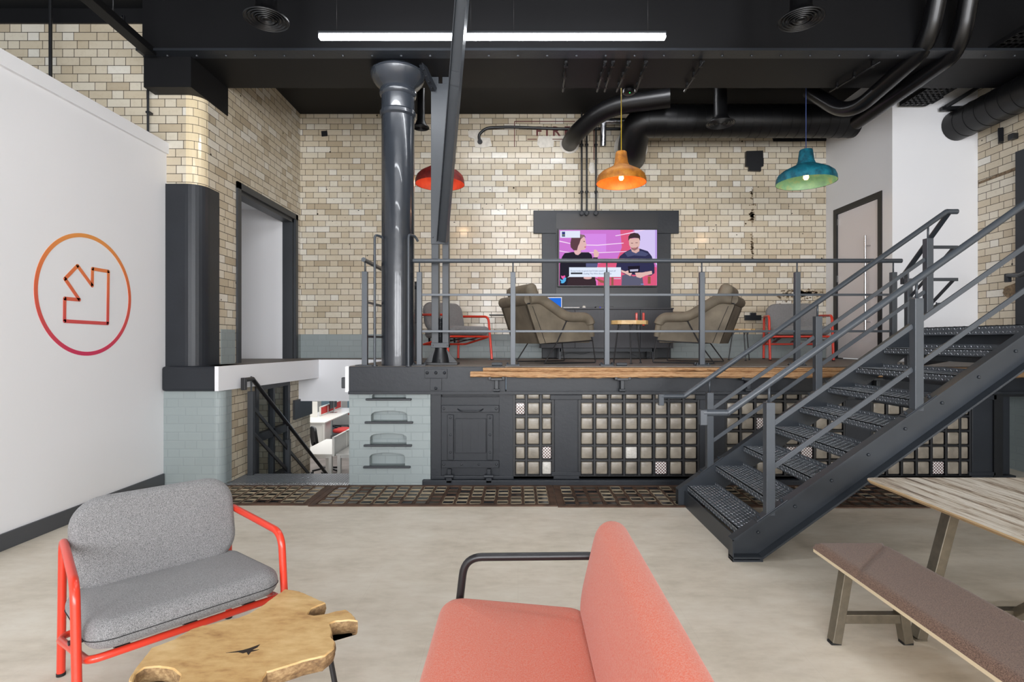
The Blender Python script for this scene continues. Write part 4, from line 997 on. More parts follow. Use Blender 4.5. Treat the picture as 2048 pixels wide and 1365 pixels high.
mb = MB(); mb.tube(fillet([P(960, 284, 8.455), P(957, 270, 8.44), P(972, 256, 8.44), P(1020, 254, 8.446), P(1120, 258, 8.446), P(1262, 258, 8.446)], .12), .022, 10); mb.lathe([(.04, 0), (.035, .03)], (0, 0, 0), 12, mat=Matrix.Translation(P(960, 284, 8.46)) @ Matrix.Rotation(PI/2, 4, 'X')); mk('cable_run', mb, 'black', t, True)
patch([(1491, 304), (1524, 303), (1525, 334), (1520, 335), (1520, 344), (1496, 343), (1496, 335), (1490, 334)], 'black', 'square black iron plate high on the tiles between orange and teal lamps', 'wall_plate', 'wall plate', th=.05)
patch([(1489, 631), (1500, 631), (1500, 626), (1511, 626), (1511, 631), (1521, 631), (1521, 641), (1489, 641)], 'dark', 'dark cross shaped iron fixing low on the tiles beside the second armchair', 'wall_fixing', 'wall plate', th=.04)
patch([(1545, 275), (1655, 275), (1660, 281), (1600, 283), (1547, 283)], 'black', 'ragged dark edge under the wide duct', 'dark_edge', 'stain', th=.012)  # thin black strip on the tiles along the duct's lower edge
patch([(642, 262), (654, 261), (655, 272), (643, 273)], 'black', 'small square hole high in the tiles between side wall and column', 'wall_hole', 'hole', th=.004)
M['stain'] = flat('dark_stain', (112, 94, 72), .8, noise=.5, nscale=30)
def blots(boxes, label, name, seed, mat_='stain'):
    rnd = random.Random(seed); mb = MB()
    for x0_, y0_, x1_, y1_, n_, s_ in boxes:
        for _ in range(n_):
            px, py = rnd.triangular(x0_, x1_), rnd.triangular(y0_, y1_); r_ = s_*rnd.uniform(.3, 1); k_ = 9
            mb.prism([XZ(px+r_*rnd.uniform(.5, 1)*math.cos(2*PI*i/k_)*1.5, py+r_*rnd.uniform(.4, 1)*math.sin(2*PI*i/k_)*.8, YB) for i in range(k_)], YB-.002, YB+.001, 'y')
    return mk(name, mb, mat_, WALL_BACK)
blots([(1545, 578, 1650, 600, 90, 3.4), (1590, 582, 1648, 590, 50, 3.2), (1540, 594, 1645, 612, 60, 1.8)], 'dark speckled scorch stain on the tiles above the grey chair near the door', 'tile_stain', 5)
blots([(1501, 372, 1506, 402, 28, 2.0), (1499, 415, 1509, 450, 50, 3.0), (1502, 462, 1507, 530, 60, 2.2), (1499, 408, 1512, 412, 8, 1.8)], 'broken vertical rusty scar down the tiled back wall', 'tile_scar', 6)
blots([(620, 300, 760, 520, 16, 1.5), (905, 330, 1060, 480, 14, 1.5), (1370, 330, 1480, 560, 14, 1.6), (1530, 330, 1640, 560, 12, 1.5)], 'scattered dark drill holes in the tiled back wall', 'drill_holes', 8, 'black')
# scar on right wall
mb = MB(); q_ = [(6.28, 2.05), (6.33, 2.02), (6.52, 2.04), (6.58, 2.10), (6.55, 2.17), (6.42, 2.20), (6.36, 2.25), (6.30, 2.19)]; mb.prism(q_, XR-.03, XR+.01, 'x'); tag(mk('mortar_lump', mb, 'stain'), 'rough brown mortar lump stuck on the right tiled wall', 'mortar')
mb = MB(); mb.prism([(5.95, 3.55), (6.95, 3.52), (6.95, 3.55), (5.95, 3.60)], XR-.006, XR+.01, 'x'); tag(mk('wall_scar', mb, 'stain'), 'long horizontal brown scar on the right tiled wall', 'stain')
t = thing('black_bracket', 'small black bracket on the right tiled wall below the side duct', 'bracket', (XR-.05, 6.6, 3.9)); mb = MB(); mb.bar((XR-.02, 6.62, 4.1), (XR-.05, 6.58, 3.92), .05, .05); mb.box(XR-.07, XR, 6.40, 6.47, 3.90, 3.97, 0, .006); mk('bracket_arm', mb, 'black', t, True)

# stone-framed alcove
Ya = YB-.05
def bx_(mb, p0, p1, y0, y1, bev=.006):
    a, b = P(*p0, Ya), P(*p1, Ya); mb.box(a.x, b.x, y0, y1, b.z, a.z, 0, bev)
mb = MB(); bx_(mb, (1067, 421), (1358, 467), Ya, YB+.0); a = P(1084, 0, Ya).x; b = P(1115, 0, Ya).x; mb.box(a, b, Ya+.004, YB, H, P(0, 467, Ya).z, 0, .006)
a = P(1313, 0, Ya).x; b = P(1342, 0, Ya).x; mb.box(a, b, Ya+.004, YB, H, P(0, 467, Ya).z, 0, .006)
struct('trim_11', mb, 'dark')
mb = MB(); a, b = P(1112, 428, Ya), P(1315, 428, Ya); mb.box(a.x, b.x, Ya-.012, YB, H, a.z); struct('trim_12', mb, 'black')

# television
Yt = 8.32
t = thing('television', 'wall mounted television showing two seated people on a pink set', 'television', tuple(P(1215, 516, Yt)))
a, b = P(1115.5, 457.5, Yt), P(1315, 574, Yt)
mb = MB(); mb.box(a.x, b.x, Yt, Yt+.05, b.z, a.z, 0, .004); mb.box(a.x+.3, b.x-.3, Yt+.05, Ya-.01, b.z+.2, a.z-.2); mk('casing', mb, 'black', t, True)
SC = {}
def sc(c, k=1.0):
    key = 'screen_%d_%d_%d' % c
    if key not in M: M[key] = emit(key, c, k/2**EXPOSURE)
    return key
mats = []; pic = MB(); layer = [0]
def Q(cx, cy): return ((1100+cx/8.904), (450+cy/8.904))
def shp(c, pts, smooth=False):
    k = sc(c)
    if k not in mats: mats.append(k)
    layer[0] += 1; yy = Yt-.0006-layer[0]*.00012
    pic.add([tuple(P(*Q(*p), Yt)*1) [:1]+(yy,)+(P(*Q(*p), Yt).z,) for p in pts], [tuple(range(len(pts)))], mats.index(k))
def ell(cx, cy, rx_, ry_, n=20): return [(cx+rx_*math.cos(2*PI*k/n), cy+ry_*math.sin(2*PI*k/n)) for k in range(n)]
def R4(x0, y0, x1, y1): return [(x0, y0), (x1, y0), (x1, y1), (x0, y1)]
shp((212, 118, 190), R4(165, 90, 1905, 1080)); shp((206, 122, 212), R4(165, 90, 1290, 600)); shp((215, 140, 232), R4(560, 160, 1000, 480)); shp((236, 120, 200), R4(165, 600, 1250, 1080))
shp((222, 92, 128), [(1250, 90), (1480, 90), (1430, 400), (1400, 600), (1900, 760), (1900, 1080), (850, 1080), (850, 700), (1200, 600), (1280, 400)])
shp((214, 200, 244), [(1500, 90), (1905, 90), (1905, 730), (1800, 560), (1560, 400)]); shp((190, 160, 230), R4(1870, 90, 1905, 600))
for pts in ([(165, 280), (400, 335), (650, 352), (850, 355), (1310, 318), (1310, 332), (850, 372), (650, 368), (400, 350), (165, 300)], [(165, 458), (350, 488), (900, 487), (1370, 470), (1370, 480), (900, 503), (350, 500), (165, 472)], [(1160, 190), (1300, 165), (1640, 90), (1700, 90), (1450, 150), (1170, 203)]): shp((244, 216, 246), pts)
# woman: jumper, neck, face in profile, bob of hair, raised hand
shp((40, 38, 50), [(170, 1080), (175, 700), (215, 570), (260, 505), (400, 485), (560, 490), (690, 490), (740, 530), (765, 620), (850, 590), (850, 700), (800, 900), (820, 1080)])
shp((60, 46, 52), [(330, 930), (780, 930), (820, 1010), (825, 1080), (300, 1080)])
shp((226, 182, 184), [(430, 490), (435, 440), (545, 430), (550, 500), (500, 540), (455, 530)])
shp((226, 184, 182), [(500, 220), (600, 200), (632, 260), (636, 310), (652, 355), (636, 380), (638, 410), (622, 445), (570, 450), (520, 470), (470, 440)])
shp((96, 66, 74), [(380, 235), (430, 190), (540, 170), (610, 180), (640, 230), (600, 210), (545, 260), (525, 330), (500, 380), (480, 455), (420, 455), (370, 400), (362, 330)])
shp((140, 112, 118), [(540, 170), (600, 180), (636, 215), (590, 215), (550, 250)]); shp((70, 48, 56), ell(608, 296, 16, 7, 10)); shp((196, 52, 84), [(610, 392), (640, 388), (640, 402), (615, 406)])
shp((228, 186, 180), [(775, 500), (782, 445), (815, 440), (850, 470), (872, 515), (862, 560), (830, 582), (785, 575)]); shp((40, 38, 50), [(765, 580), (850, 580), (850, 640), (765, 640)])
shp((90, 94, 132), R4(640, 685, 845, 750)); shp((222, 176, 174), ell(670, 945, 75, 26, 14))
# man: jumper, head bowed, card in his hands
shp((52, 52, 84), [(1170, 780), (1190, 680), (1240, 560), (1330, 490), (1440, 435), (1600, 425), (1740, 470), (1810, 560), (1860, 720), (1860, 860), (1800, 905), (1740, 905), (1700, 830), (1640, 900), (1330, 880)])
shp((78, 82, 118), [(1330, 500), (1440, 450), (1640, 470), (1760, 520), (1700, 560), (1500, 545), (1380, 570)])
shp((218, 176, 170), [(1440, 430), (1590, 420), (1590, 470), (1530, 508), (1460, 480)])
shp((222, 182, 174), [(1400, 250), (1590, 230), (1600, 320), (1590, 380), (1550, 440), (1500, 460), (1450, 430), (1410, 360)])
shp((66, 52, 56), [(1395, 290), (1395, 210), (1430, 160), (1500, 142), (1570, 155), (1604, 200), (1605, 290), (1580, 240), (1500, 232), (1420, 245)])
shp((150, 112, 112), [(1440, 400), (1500, 425), (1570, 385), (1560, 430), (1505, 462), (1455, 440)]); shp((108, 70, 74), R4(1440, 322, 1480, 332)); shp((108, 70, 74), R4(1520, 316, 1562, 326)); shp((190, 100, 100), R4(1480, 408, 1530, 420))
shp((96, 96, 118), [(1280, 900), (1400, 870), (1480, 920), (1640, 900), (1665, 1080), (1270, 1080)])
shp((226, 186, 180), [(1265, 800), (1340, 830), (1400, 810), (1460, 860), (1430, 915), (1340, 870), (1270, 840)]); shp((226, 186, 180), [(1510, 850), (1640, 850), (1810, 820), (1820, 880), (1700, 905), (1610, 950), (1540, 930)])
shp((34, 30, 44), [(1385, 740), (1600, 730), (1590, 850), (1400, 860)]); shp((190, 188, 214), [(1420, 798), (1570, 790), (1568, 828), (1425, 834)])
for x0 in (1740,): shp((150, 96, 70), R4(x0, 920, x0+50, 1050))
shp((150, 96, 80), [(780, 935), (960, 1000), (960, 1040), (900, 1030)]); shp((150, 96, 80), R4(1090, 930, 1130, 1080))
# caption box, corner card, bird and heart
shp((226, 236, 252), [(340, 758), (1262, 758), (1262, 930), (345, 930), (310, 942), (340, 915)]); shp((60, 62, 70), R4(370, 850, 577, 880))
shp((226, 232, 250), R4(180, 108, 535, 232)); shp((60, 66, 130), R4(212, 125, 268, 212)); shp((150, 160, 90), R4(216, 175, 264, 190))
shp((236, 96, 170), [(195, 905), (230, 915), (262, 900), (274, 925), (232, 970), (205, 945)])
shp((92, 178, 232), [(180, 960), (215, 985), (235, 970), (250, 945), (270, 940), (290, 945), (284, 965), (280, 1000), (250, 1035), (215, 1045), (185, 1032), (205, 1022), (185, 995)])
shp((214, 226, 250), R4(1135, 955, 1260, 966)); shp((150, 170, 236), R4(1615, 1052, 1668, 1062))
pc = mk('screen_picture', pic, mats, t, True)
for txt, cx, cy, s_ in (("Rosey looks so good, but I'd also watch two hours of", 366, 835, .0405), ('reading The Wire Shooting Script', 588, 884, .0405)):
    m_ = Matrix.Translation(Vector((P(*Q(cx, cy), Yt).x, Yt-.012, P(*Q(cx, cy), Yt).z))) @ Matrix.Rotation(PI/2, 4, 'X')
    mk('caption_text', text_mb(txt, s_*.85, m_, 0, .0002, .93), sc((104, 116, 150)), pc, True)

# sideboard with things on it
Ys = 7.92
t = thing('sideboard', 'long dark grey sideboard under the television', 'sideboard', (1.3, 8.1, H))
a, b = P(1081, 619, Ys), P(1347, 697, Ys)
mb = MB(); mb.box(a.x, b.x, Ys+.02, 8.36, b.z, a.z, 0, .004); mk('cabinet_body', mb, 'sideboard', t, True)
mb = MB(); mb.box(a.x-.005, b.x+.005, Ys-.005, 8.365, a.z, a.z+.022, 0, .003); mk('top', mb, 'sideboard', t, True)
drs = [1082, 1150, 1214, 1280.5, 1346]
for p, q_ in zip(drs[:-1], drs[1:]):
    mb = MB(); mb.box(P(p, 0, Ys).x+.003, P(q_, 0, Ys).x-.003, Ys, Ys+.02, b.z+.005, a.z-.008, 0, .002); dd = mk('door', mb, 'sideboard', t, True)
    if p == 1214 or p == 1280.5:
        hx = 1273 if p == 1214 else 1287
        mb = MB(); u, v = P(hx-2, 626, Ys-.02), P(hx+2.4, 650 if hx == 1273 else 652, Ys-.02); mb.box(u.x, v.x, Ys-.022, Ys+.001, v.z, u.z, 0, .005); h_ = mk('door_handle', mb, 'redmetal', dd, True); h_['label'] = 'red vertical handle'
for px in (1120, 1308):
    for y in (Ys+.05, 8.30):
        mb = MB(); x_ = P(px, 0, Ys).x; mb.box(x_-.02, x_+.02, y-.02, y+.02, H, b.z, 0, .002); mk('leg', mb, 'dark', t, True)
mb = MB(); mb.box(P(1120, 0, Ys).x, P(1308, 0, Ys).x, Ys+.03, Ys+.06, b.z-.05, b.z); mk('leg_rail', mb, 'dark', t, True)
zs_ = a.z+.022
c_ = P(1117, 604, 8.12)
t = thing('tablet_screen', 'small white framed screen with a blue picture on the sideboard', 'screen', (c_.x-.06, 8.12, zs_))
mb = MB(); mb.box(-.11, .11, -.012, .0, .0, .17, 0, .006); mb.box(-.03, .03, 0, .06, 0, .01); mk('casing', mb, 'laminate', t)
mb = MB(); mb.box(-.1, .1, -.0125, -.012, .012, .158); mk('display', mb, sc((40, 110, 220)), t)
t = thing('notebook', 'thin pale notebook lying on the sideboard', 'notebook', (P(1142, 0, 8.1).x, 8.1, zs_)); mb = MB(); mb.box(-.12, .12, -.08, .08, 0, .015, 0, .003); mk('cover', mb, 'laminate', t)
t = thing('speaker_puck', 'small round black and white gadget on the sideboard', 'gadget', (P(1168, 0, 8.1).x, 8.1, zs_)); mb = MB(); mb.lathe([(.03, 0), (.03, .01), (.018, .04), (0, .045)], n=20); mk('body', mb, 'plaster', t)
t = thing('media_box', 'flat black media box with blue light on the sideboard', 'media box', (P(1208, 0, 8.1).x, 8.1, zs_)); mb = MB(); mb.box(-.13, .13, -.07, .07, 0, .028, 0, .004); mk('casing', mb, 'black', t); mb = MB(); mb.box(-.075, -.06, -.072, -.07, .008, .018); mk('indicator', mb, sc((60, 60, 255)), t)
t = thing('floor_cable', 'loose pale cable trailing under the sideboard', 'cable', (1.2, 8.1, H)); mb = MB(); mb.tube(fillet([(.6, 8.0, H+.04), (.78, 8.02, H+.10), (.95, 8.05, H+.06), (1.15, 8.1, H+.14)], .1), .004, 6); mb.tube(fillet([(1.55, 8.1, H+.14), (1.75, 8.0, H+.03), (1.85, 8.0, H+.01), (1.95, 7.98, H+.06)], .1), .004, 6); mk('cable_run', mb, 'darkpaint', t, True)

# logo on the partition: gradient ring and outlined arrow, painted flat
def logo_mat():
    s = NT('sunset_gradient_vinyl'); sep = s.n('ShaderNodeSeparateXYZ'); s.l(s.pos(), sep.inputs[0])
    mr = s.n('ShaderNodeMapRange'); s.l(sep.outputs[2], mr.inputs[0]); mr.inputs[1].default_value = 1.41; mr.inputs[2].default_value = 2.46
    s.l(s.ramp(mr.outputs[0], [(0, col((204, 54, 92))), (.3, col((208, 82, 76))), (.6, col((218, 110, 66))), (1, col((226, 150, 74)))]), s.b.inputs['Base Color']); s.b.inputs['Roughness'].default_value = .5
    return s.m
M['logo'] = logo_mat()
def LP(cx, cy):      # crop (20,440) scale 4.55 -> point on the partition plane
    px, py = 20+cx/4.55, 440+cy/4.55; Y = XL*F/(px-VX); return (Y, CZ-(py-VY)*Y/F)
ring = [LP(x_, y_) for x_, y_ in ((214, 620), (1100, 715))]
cy_ = (ring[0][0]+ring[1][0])/2; top = LP(705, 132)[1]; bot = LP(705, 1236)[1]; cz_ = (top+bot)/2; R_ = (abs(ring[1][0]-ring[0][0])+top-bot)/4
t = thing('wall_logo', 'orange to pink ring with outlined arrow on the white partition', 'logo', (XL, cy_, cz_))
mb = MB(); n = 96; xo = XL+.003
vs_ = [(xo, cy_+rr*math.cos(2*PI*k/n), cz_+rr*math.sin(2*PI*k/n)) for rr in (R_, R_-.034) for k in range(n)]
mb.add(vs_, [(k, (k+1) % n, n+(k+1) % n, n+k) for k in range(n)]); vs2 = [(XL, y_, z_) for _, y_, z_ in vs_]
mb.add(vs_+vs2, [(k, (k+1) % n, 2*n+(k+1) % n, 2*n+k) for k in range(n)]+[(n+k, n+(k+1) % n, 3*n+(k+1) % n, 3*n+k) for k in range(n)])
mk('ring', mb, 'logo', t, True)
arrow = [LP(x_, y_) for x_, y_ in ((611, 418), (745, 600), (748, 445), (893, 470), (886, 944), (493, 922), (495, 716), (628, 728), (497, 537))]
mb = MB(); pts = [(xo, a_, b_) for a_, b_ in arrow]; N = len(pts)
for i in range(N): mb.bar(pts[i], pts[(i+1) % N], .003, .030, up=(0, -(pts[(i+1) % N][2]-pts[i][2]), pts[(i+1) % N][1]-pts[i][1]))
for p in pts: mb.lathe([(.015, -.0015), (.015, .0015)], (0, 0, 0), 12, mat=Matrix.Translation(p) @ Matrix.Rotation(PI/2, 4, 'Y'))
mk('arrow', mb, 'logo', t, True)
# ================================================================ SEATING
def lounge_chair(label, loc, rz, W_=.77, frame='redmetal', fab='greyfab', group=None, cw=None, cat='chair', name='lounge_chair', bdy=0, bth=.085):
    """faces local -Y"""
    t = thing(name, label, cat, loc, rz, group); hw = W_/2
    for s_ in (-1, 1):
        x = s_*hw
        mb = MB(); mb.tube(fillet([(x-s_*.03, .34, .012), (x-s_*.035, .325, .625), (x, -.265, .605), (x, -.335, .012)], .075, 8), .0165, 16); a = mk('arm_frame', mb, frame, t)
        for y in (.34, -.335):
            mb = MB(); mb.lathe([(.018, 0), (.018, .014)], (x-(s_*.03 if y > 0 else 0), y, 0), 14); mk('foot', mb, 'rubber', a)
    hx = hw-.012
    mb = MB(); mb.tube(fillet([(-hx, .20, .22), (-hx+.02, -.31, .325), (hx-.02, -.31, .325), (hx, .20, .22), (hx-.02, .24, .22), (-hx+.02, .24, .22), (-hx, .20, .22)], .05, 6), .0145, 14); mk('seat_frame', mb, frame, t)
    mb = MB()
    for x in (-hw*.62, 0, hw*.62): mb.bar((x, -.30, .325), (x, .22, .245), .05, .008)
    mb.bar((-hx, .0, .28), (hx, .0, .28), .03, .012); mk('webbing', mb, 'blackmetal', t)
    mb = MB(); mt = Matrix.Translation((0, -.05, .385)) @ Matrix.Rotation(math.radians(-5), 4, 'X')
    mb.cushion(W_-.045, .62, .115, .10, .05, .012, mat=mt); se = mk('seat_cushion', mb, fab, t)
    mb = MB(); o_ = []
    hw_, hd_, r_ = (W_-.045)/2+.0005, .3105, .10
    for q_, (cx_, cy2) in enumerate(((hw_-r_, hd_-r_), (-hw_+r_, hd_-r_), (-hw_+r_, -hd_+r_), (hw_-r_, -hd_+r_))):
        for k in range(9): an = q_*PI/2+k*PI/16; o_.append(mt @ Vector((cx_+r_*math.cos(an), cy2+r_*math.sin(an), -.012)))
    mb.tube(o_, .0016, 6, closed=True); mk('seam', mb, 'rubber', se)
    bw = W_-.085 if cw is None else cw
    mb = MB(); mt = Matrix.Translation((0, .215+bdy, .60)) @ Matrix.Rotation(math.radians(90-13), 4, 'X')
    mb.cushion(bw, .42, bth, .13, .04 if bth < .1 else .058, .006, mat=mt, bend=-.02); mk('back_cushion', mb, fab, t)
    mb = MB()
    for x in (-bw*.33, bw*.33): mb.bar((x, .27, .24), (x, .29, .5), .03, .01)
    mk('back_support', mb, 'blackmetal', t)
    return t
ch0 = lounge_chair('grey tweed lounge chair with red tube frame, nearest the viewer beside the wooden table', (-1.585, 2.50, 0), math.radians(46.6), group='grey and red lounge chairs')
dup(ch0, (-.87, 7.50, H), math.radians(47), 'grey lounge chair with red tube frame behind the steel post on the mezzanine')
dup(ch0, (3.87, 7.60, H), math.radians(-15), 'grey lounge chair with red tube frame beside the pale door on the mezzanine')
lounge_chair('coral pink wool two seat sofa with black tube arm seen from its end', (.04, 1.62, 0), math.radians(-90), W_=1.37, frame='blackmetal', fab='coral', cw=1.32, cat='sofa', name='lounge_sofa', bdy=.075, bth=.125)

# leather armchairs
def armchair(label, loc, rz, group='suede armchairs on sled frames'):
    """faces local +X"""
    t = thing('armchair', label, 'armchair', loc, rz, group); Wd = .345
    side = [(-.215, .67), (-.07, .70), (.30, .49), (.60, .495), (.655, .28), (-.055, .235)]
    # tub: sides and back as one padded shell
    mb = MB()
    for s_ in (-1, 1): mb.prism([(x, z) for x, z in side], s_*Wd, s_*(Wd-.05), 'y')
    mb.add([(-.215, -Wd, .67), (-.215, Wd, .67), (-.055, Wd, .235), (-.055, -Wd, .235), (-.15, -Wd, .69), (-.15, Wd, .69), (.02, Wd, .25), (.02, -Wd, .25)], [(0, 1, 2, 3), (4, 7, 6, 5), (0, 4, 5, 1), (3, 2, 6, 7), (0, 3, 7, 4), (1, 5, 6, 2)])
    mb.box(-.05, .64, -Wd+.01, Wd-.01, .245, .30, 0, .01)
    mk('shell', mb, 'suede', t)
    for s_ in (-1, 1):
        p = fillet([(-.19, s_*Wd, .735), (-.05, s_*Wd, .755), (.30, s_*Wd, .545), (.57, s_*Wd, .55), (.635, s_*Wd, .50), (.665, s_*(Wd-.01), .32)], .09, 6)
        mb = MB(); mb.tube(p, [.058-.02*(i > len(p)-3) for i in range(len(p))], 18); mk('arm_pad', mb, 'suede', t)
    mb = MB(); mb.tube(fillet([(-.19, -Wd, .735), (-.19, Wd, .735)], .1), .064, 18); mk('back_roll', mb, 'suede', t)
    mb = MB(); mb.cushion(.60, 2*Wd-.09, .16, .07, .06, .02, mat=Matrix.Translation((.33, 0, .37)) @ Matrix.Rotation(math.radians(-4), 4, 'Y')); mk('seat_cushion', mb, 'suede', t)
    mb = MB(); mb.cushion(.50, 2*Wd-.09, .12, .08, .05, .02, mat=Matrix.Translation((-.035, 0, .58)) @ Matrix.Rotation(math.radians(70), 4, 'Y')); mk('back_cushion', mb, 'suede', t)
    mb = MB(); mb.cushion(.20, .60, .15, .05, .07, .01, mat=Matrix.Translation((-.10, 0, .83)) @ Matrix.Rotation(math.radians(68), 4, 'Y')); mk('head_cushion', mb, 'suede', t)
    for s_ in (-1, 1):
        y = s_*(Wd+.008)
        mb = MB()
        mb.tube(fillet([(-.215, y, .685), (-.07, y, .71), (.30, y, .50), (.60, y, .50), (.668, y, .27), (.71, y, .008), (0, y, .008), (.165, y, .24), (.30, y, .50)], .015, 3), .0075, 8)
        mb.tube([(.165, y, .24), (.668, y, .27)], .0065, 8)
        mk('sled_frame', mb, 'blackmetal', t)
    mb = MB(); mb.tube([(-.215, -Wd-.008, .685), (-.215, Wd+.008, .685)], .0075, 8); mb.tube([(.165, -Wd, .238), (.165, Wd, .238)], .0065, 8); mb.tube([(.66, -Wd, .27), (.66, Wd, .27)], .0065, 8); mk('cross_rod', mb, 'blackmetal', t)
    mb = MB(); mb.tube([(-.15, Wd+.002, .66), (-.07, Wd+.002, .47), (.02, Wd+.002, .24)], .003, 6); mb.tube([(-.15, -Wd-.002, .66), (-.07, -Wd-.002, .47), (.02, -Wd-.002, .24)], .003, 6); mk('seam', mb, 'rubber', t)
    return t
a0 = armchair('taupe suede armchair on black sled frame, on the side of the red lamp', (.14, 6.55, H), math.radians(27))
dup(a0, (2.42, 6.55, H), math.radians(151), 'taupe suede armchair on black sled frame, on the side of the teal lamp')

# small log-top tables upstairs
def stool_table(label, loc, w, d, h, th, seed):
    rnd = random.Random(seed); t = thing('side_table', label, 'table', loc, 0, 'live edge side tables upstairs'); n = 28
    pts = []
    for k in range(n):
        a = 2*PI*k/n; e = 1+rnd.uniform(-.06, .06)+.06*math.sin(3*a+seed); pts.append((w/2*e*math.copysign(abs(math.cos(a))**.8, math.cos(a)), d/2*e*math.sin(a)))
    mb = MB(); mb.prism(pts, h-th, h, 'z'); mk('table_top', mb, 'rootwood', t)
    for k in range(3):
        a = 2*PI*k/3+.5; p0 = Vector((w*.30*math.cos(a), d*.3*math.sin(a), h-th)); p1 = Vector((w*.44*math.cos(a), d*.5*math.sin(a), .008))
        mb = MB(); mb.tube([p0, p1], .008, 8); mb.tube([p0+Vector((.03, 0, 0)), p0.lerp(p1, .16)], .006, 6); mb.lathe([(.016, 0), (.012, .012)], (p1.x, p1.y, 0), 10); mk('leg', mb, 'blackmetal', t)
stool_table('small side table with thick log top between the two suede armchairs', (1.30, 6.42, H), .42, .34, .505, .045, 2)
stool_table('small side table with thin live edge top beside the cross shaped iron fixing', (3.05, 7.45, H), .37, .32, .43, .03, 5)
# thin black C table beside the grey chair
t = thing('laptop_table', 'thin black C shaped table between grey chair and first armchair', 'table', (P(1006, 0, 7.75).x, 7.75, H))
zt2 = CZ-(630-VY)*7.75/F-H
mb = MB(); mb.box(-.19, .17, -.14, .14, zt2-.012, zt2, 0, .002); mk('table_top', mb, 'blackmetal', t)
mb = MB(); mb.bar((.16, 0, .01), (.13, 0, zt2-.01), .02, .05); mb.bar((.16, .1, .01), (.13, .1, zt2-.01), .02, .03); mk('upright', mb, 'blackmetal', t)
mb = MB(); mb.box(-.21, .21, -.13, .13, 0, .012, 0, .002); mk('base_plate', mb, 'blackmetal', t)
# dark tall stand behind column
t = thing('tall_stand', 'tall dark narrow stand just behind the column', 'stand', (P(831, 0, 7.2).x, 7.2, H))
mb = MB(); mb.box(-.028, .028, -.03, .03, 0, .95, 0, .006); mk('upright', mb, 'black', t)
mb = MB(); mb.box(-.045, .03, -.06, .06, 0, .02); mb.box(-.04, .03, -.04, .04, .50, .68, 0, .01); mb.cushion(.09, .1, .1, .03, .03, mat=Matrix.Translation((0, 0, 1.0))); mk('fitting', mb, 'dark', t)

# ---------------------------------------------------------------- live edge coffee table
zt3 = .42
outl = [(1580, 660), (1660, 672), (1750, 712), (1803, 735), (1760, 752), (1722, 768), (1703, 800), (1740, 806), (1815, 795), (1860, 782), (1915, 772), (1950, 795), (1978, 838), (1930, 832), (1862, 838), (1826, 848), (1838, 885), (1836, 925), (1858, 950), (1850, 985), (1800, 1030), (1700, 1052), (1560, 1095), (1478, 1120), (1440, 1180), (1380, 1260), (1180, 1290), (1040, 1250), (985, 1190), (998, 1135), (960, 1102), (880, 1088), (800, 1096), (752, 1128), (735, 1180), (712, 1175), (716, 1148), (742, 1105), (800, 1032), (838, 985), (960, 940), (1010, 912), (1060, 882), (1120, 862), (1180, 852), (1250, 832), (1312, 822), (1370, 800), (1450, 752), (1520, 700)]
pts = []
for x_, y_ in outl:
    g = G(x_/2.768, 940+y_/2.768, zt3); pts.append((g.x, g.y))
cxm = sum(p[0] for p in pts)/len(pts); cym = sum(p[1] for p in pts)/len(pts)
t = thing('coffee_table', 'honey coloured live edge root wood coffee table in the foreground', 'table', (cxm, cym, 0))
# refine outline with small wobble
rp = []; rnd = random.Random(4)
for i, p in enumerate(pts):
    q_ = pts[(i+1) % len(pts)]; L = math.hypot(q_[0]-p[0], q_[1]-p[1]); k = max(1, int(L/.014))
    for j in range(k):
        f_ = j/k; rp.append((p[0]+(q_[0]-p[0])*f_+rnd.uniform(-.0015, .0015), p[1]+(q_[1]-p[1])*f_+rnd.uniform(-.0015, .0015)))
def inset(pp, d):
    out = []; N = len(pp)
    for i in range(N):
        a, b = pp[i-2], pp[(i+2) % N]; tx, ty = b[0]-a[0], b[1]-a[1]; L = math.hypot(tx, ty) or 1; out.append((pp[i][0]-ty/L*d, pp[i][1]+tx/L*d))
    return out
area = sum(rp[i][0]*rp[(i+1) % len(rp)][1]-rp[(i+1) % len(rp)][0]*rp[i][1] for i in range(len(rp)))
sg = 1 if area > 0 else -1
lv = [(inset(rp, sg*.004), zt3), (rp, zt3-.005), (inset(rp, -sg*.003), zt3-.025), (inset(rp, sg*.004), zt3-.048), (inset(rp, sg*.014), zt3-.06)]
mb = MB(); N = len(rp); vs_ = [(x_, y_, z_) for pp, z_ in lv for x_, y_ in pp]
mb.add(vs_[:N], [tuple(range(N))], 0)
mb.add(vs_, [(i*N+k, i*N+(k+1) % N, (i+1)*N+(k+1) % N, (i+1)*N+k) for i in range(1, len(lv)-1) for k in range(N)], 1, True)
mb.add(vs_, [(k, (k+1) % N, N+(k+1) % N, N+k) for k in range(N)], 0, True)
mb.add(vs_[-N:], [tuple(range(N))], 1)
mk('table_top', mb, ['rootwood', 'bark'], t, True, 60)
cr = [(1250, 1015), (1300, 1008), (1345, 1000), (1380, 990), (1440, 968), (1425, 985), (1395, 1000), (1435, 998), (1390, 1010), (1375, 1028), (1365, 1012), (1345, 1018), (1320, 1012)]
mb = MB(); q2 = [G(x_/2.768, 940+y_/2.768, zt3) for x_, y_ in cr]; mb.prism([(p.x, p.y) for p in q2], zt3-.001, zt3+.0008); mk('crack', mb, 'crack', t, True)
for gx, gy in ((-.70, 2.02), (-1.12, 1.86), (-1.02, 2.24), (-.86, 1.72)):
    mb = MB(); dx, dy = (gx-cxm)*.25, (gy-cym)*.25; mb.tube([(gx, gy, zt3-.055), (gx+dx, gy+dy, .008)], .010, 10); mb.lathe([(.018, 0), (.014, .012)], (gx+dx, gy+dy, 0), 12); mk('leg', mb, 'blackmetal', t, True)

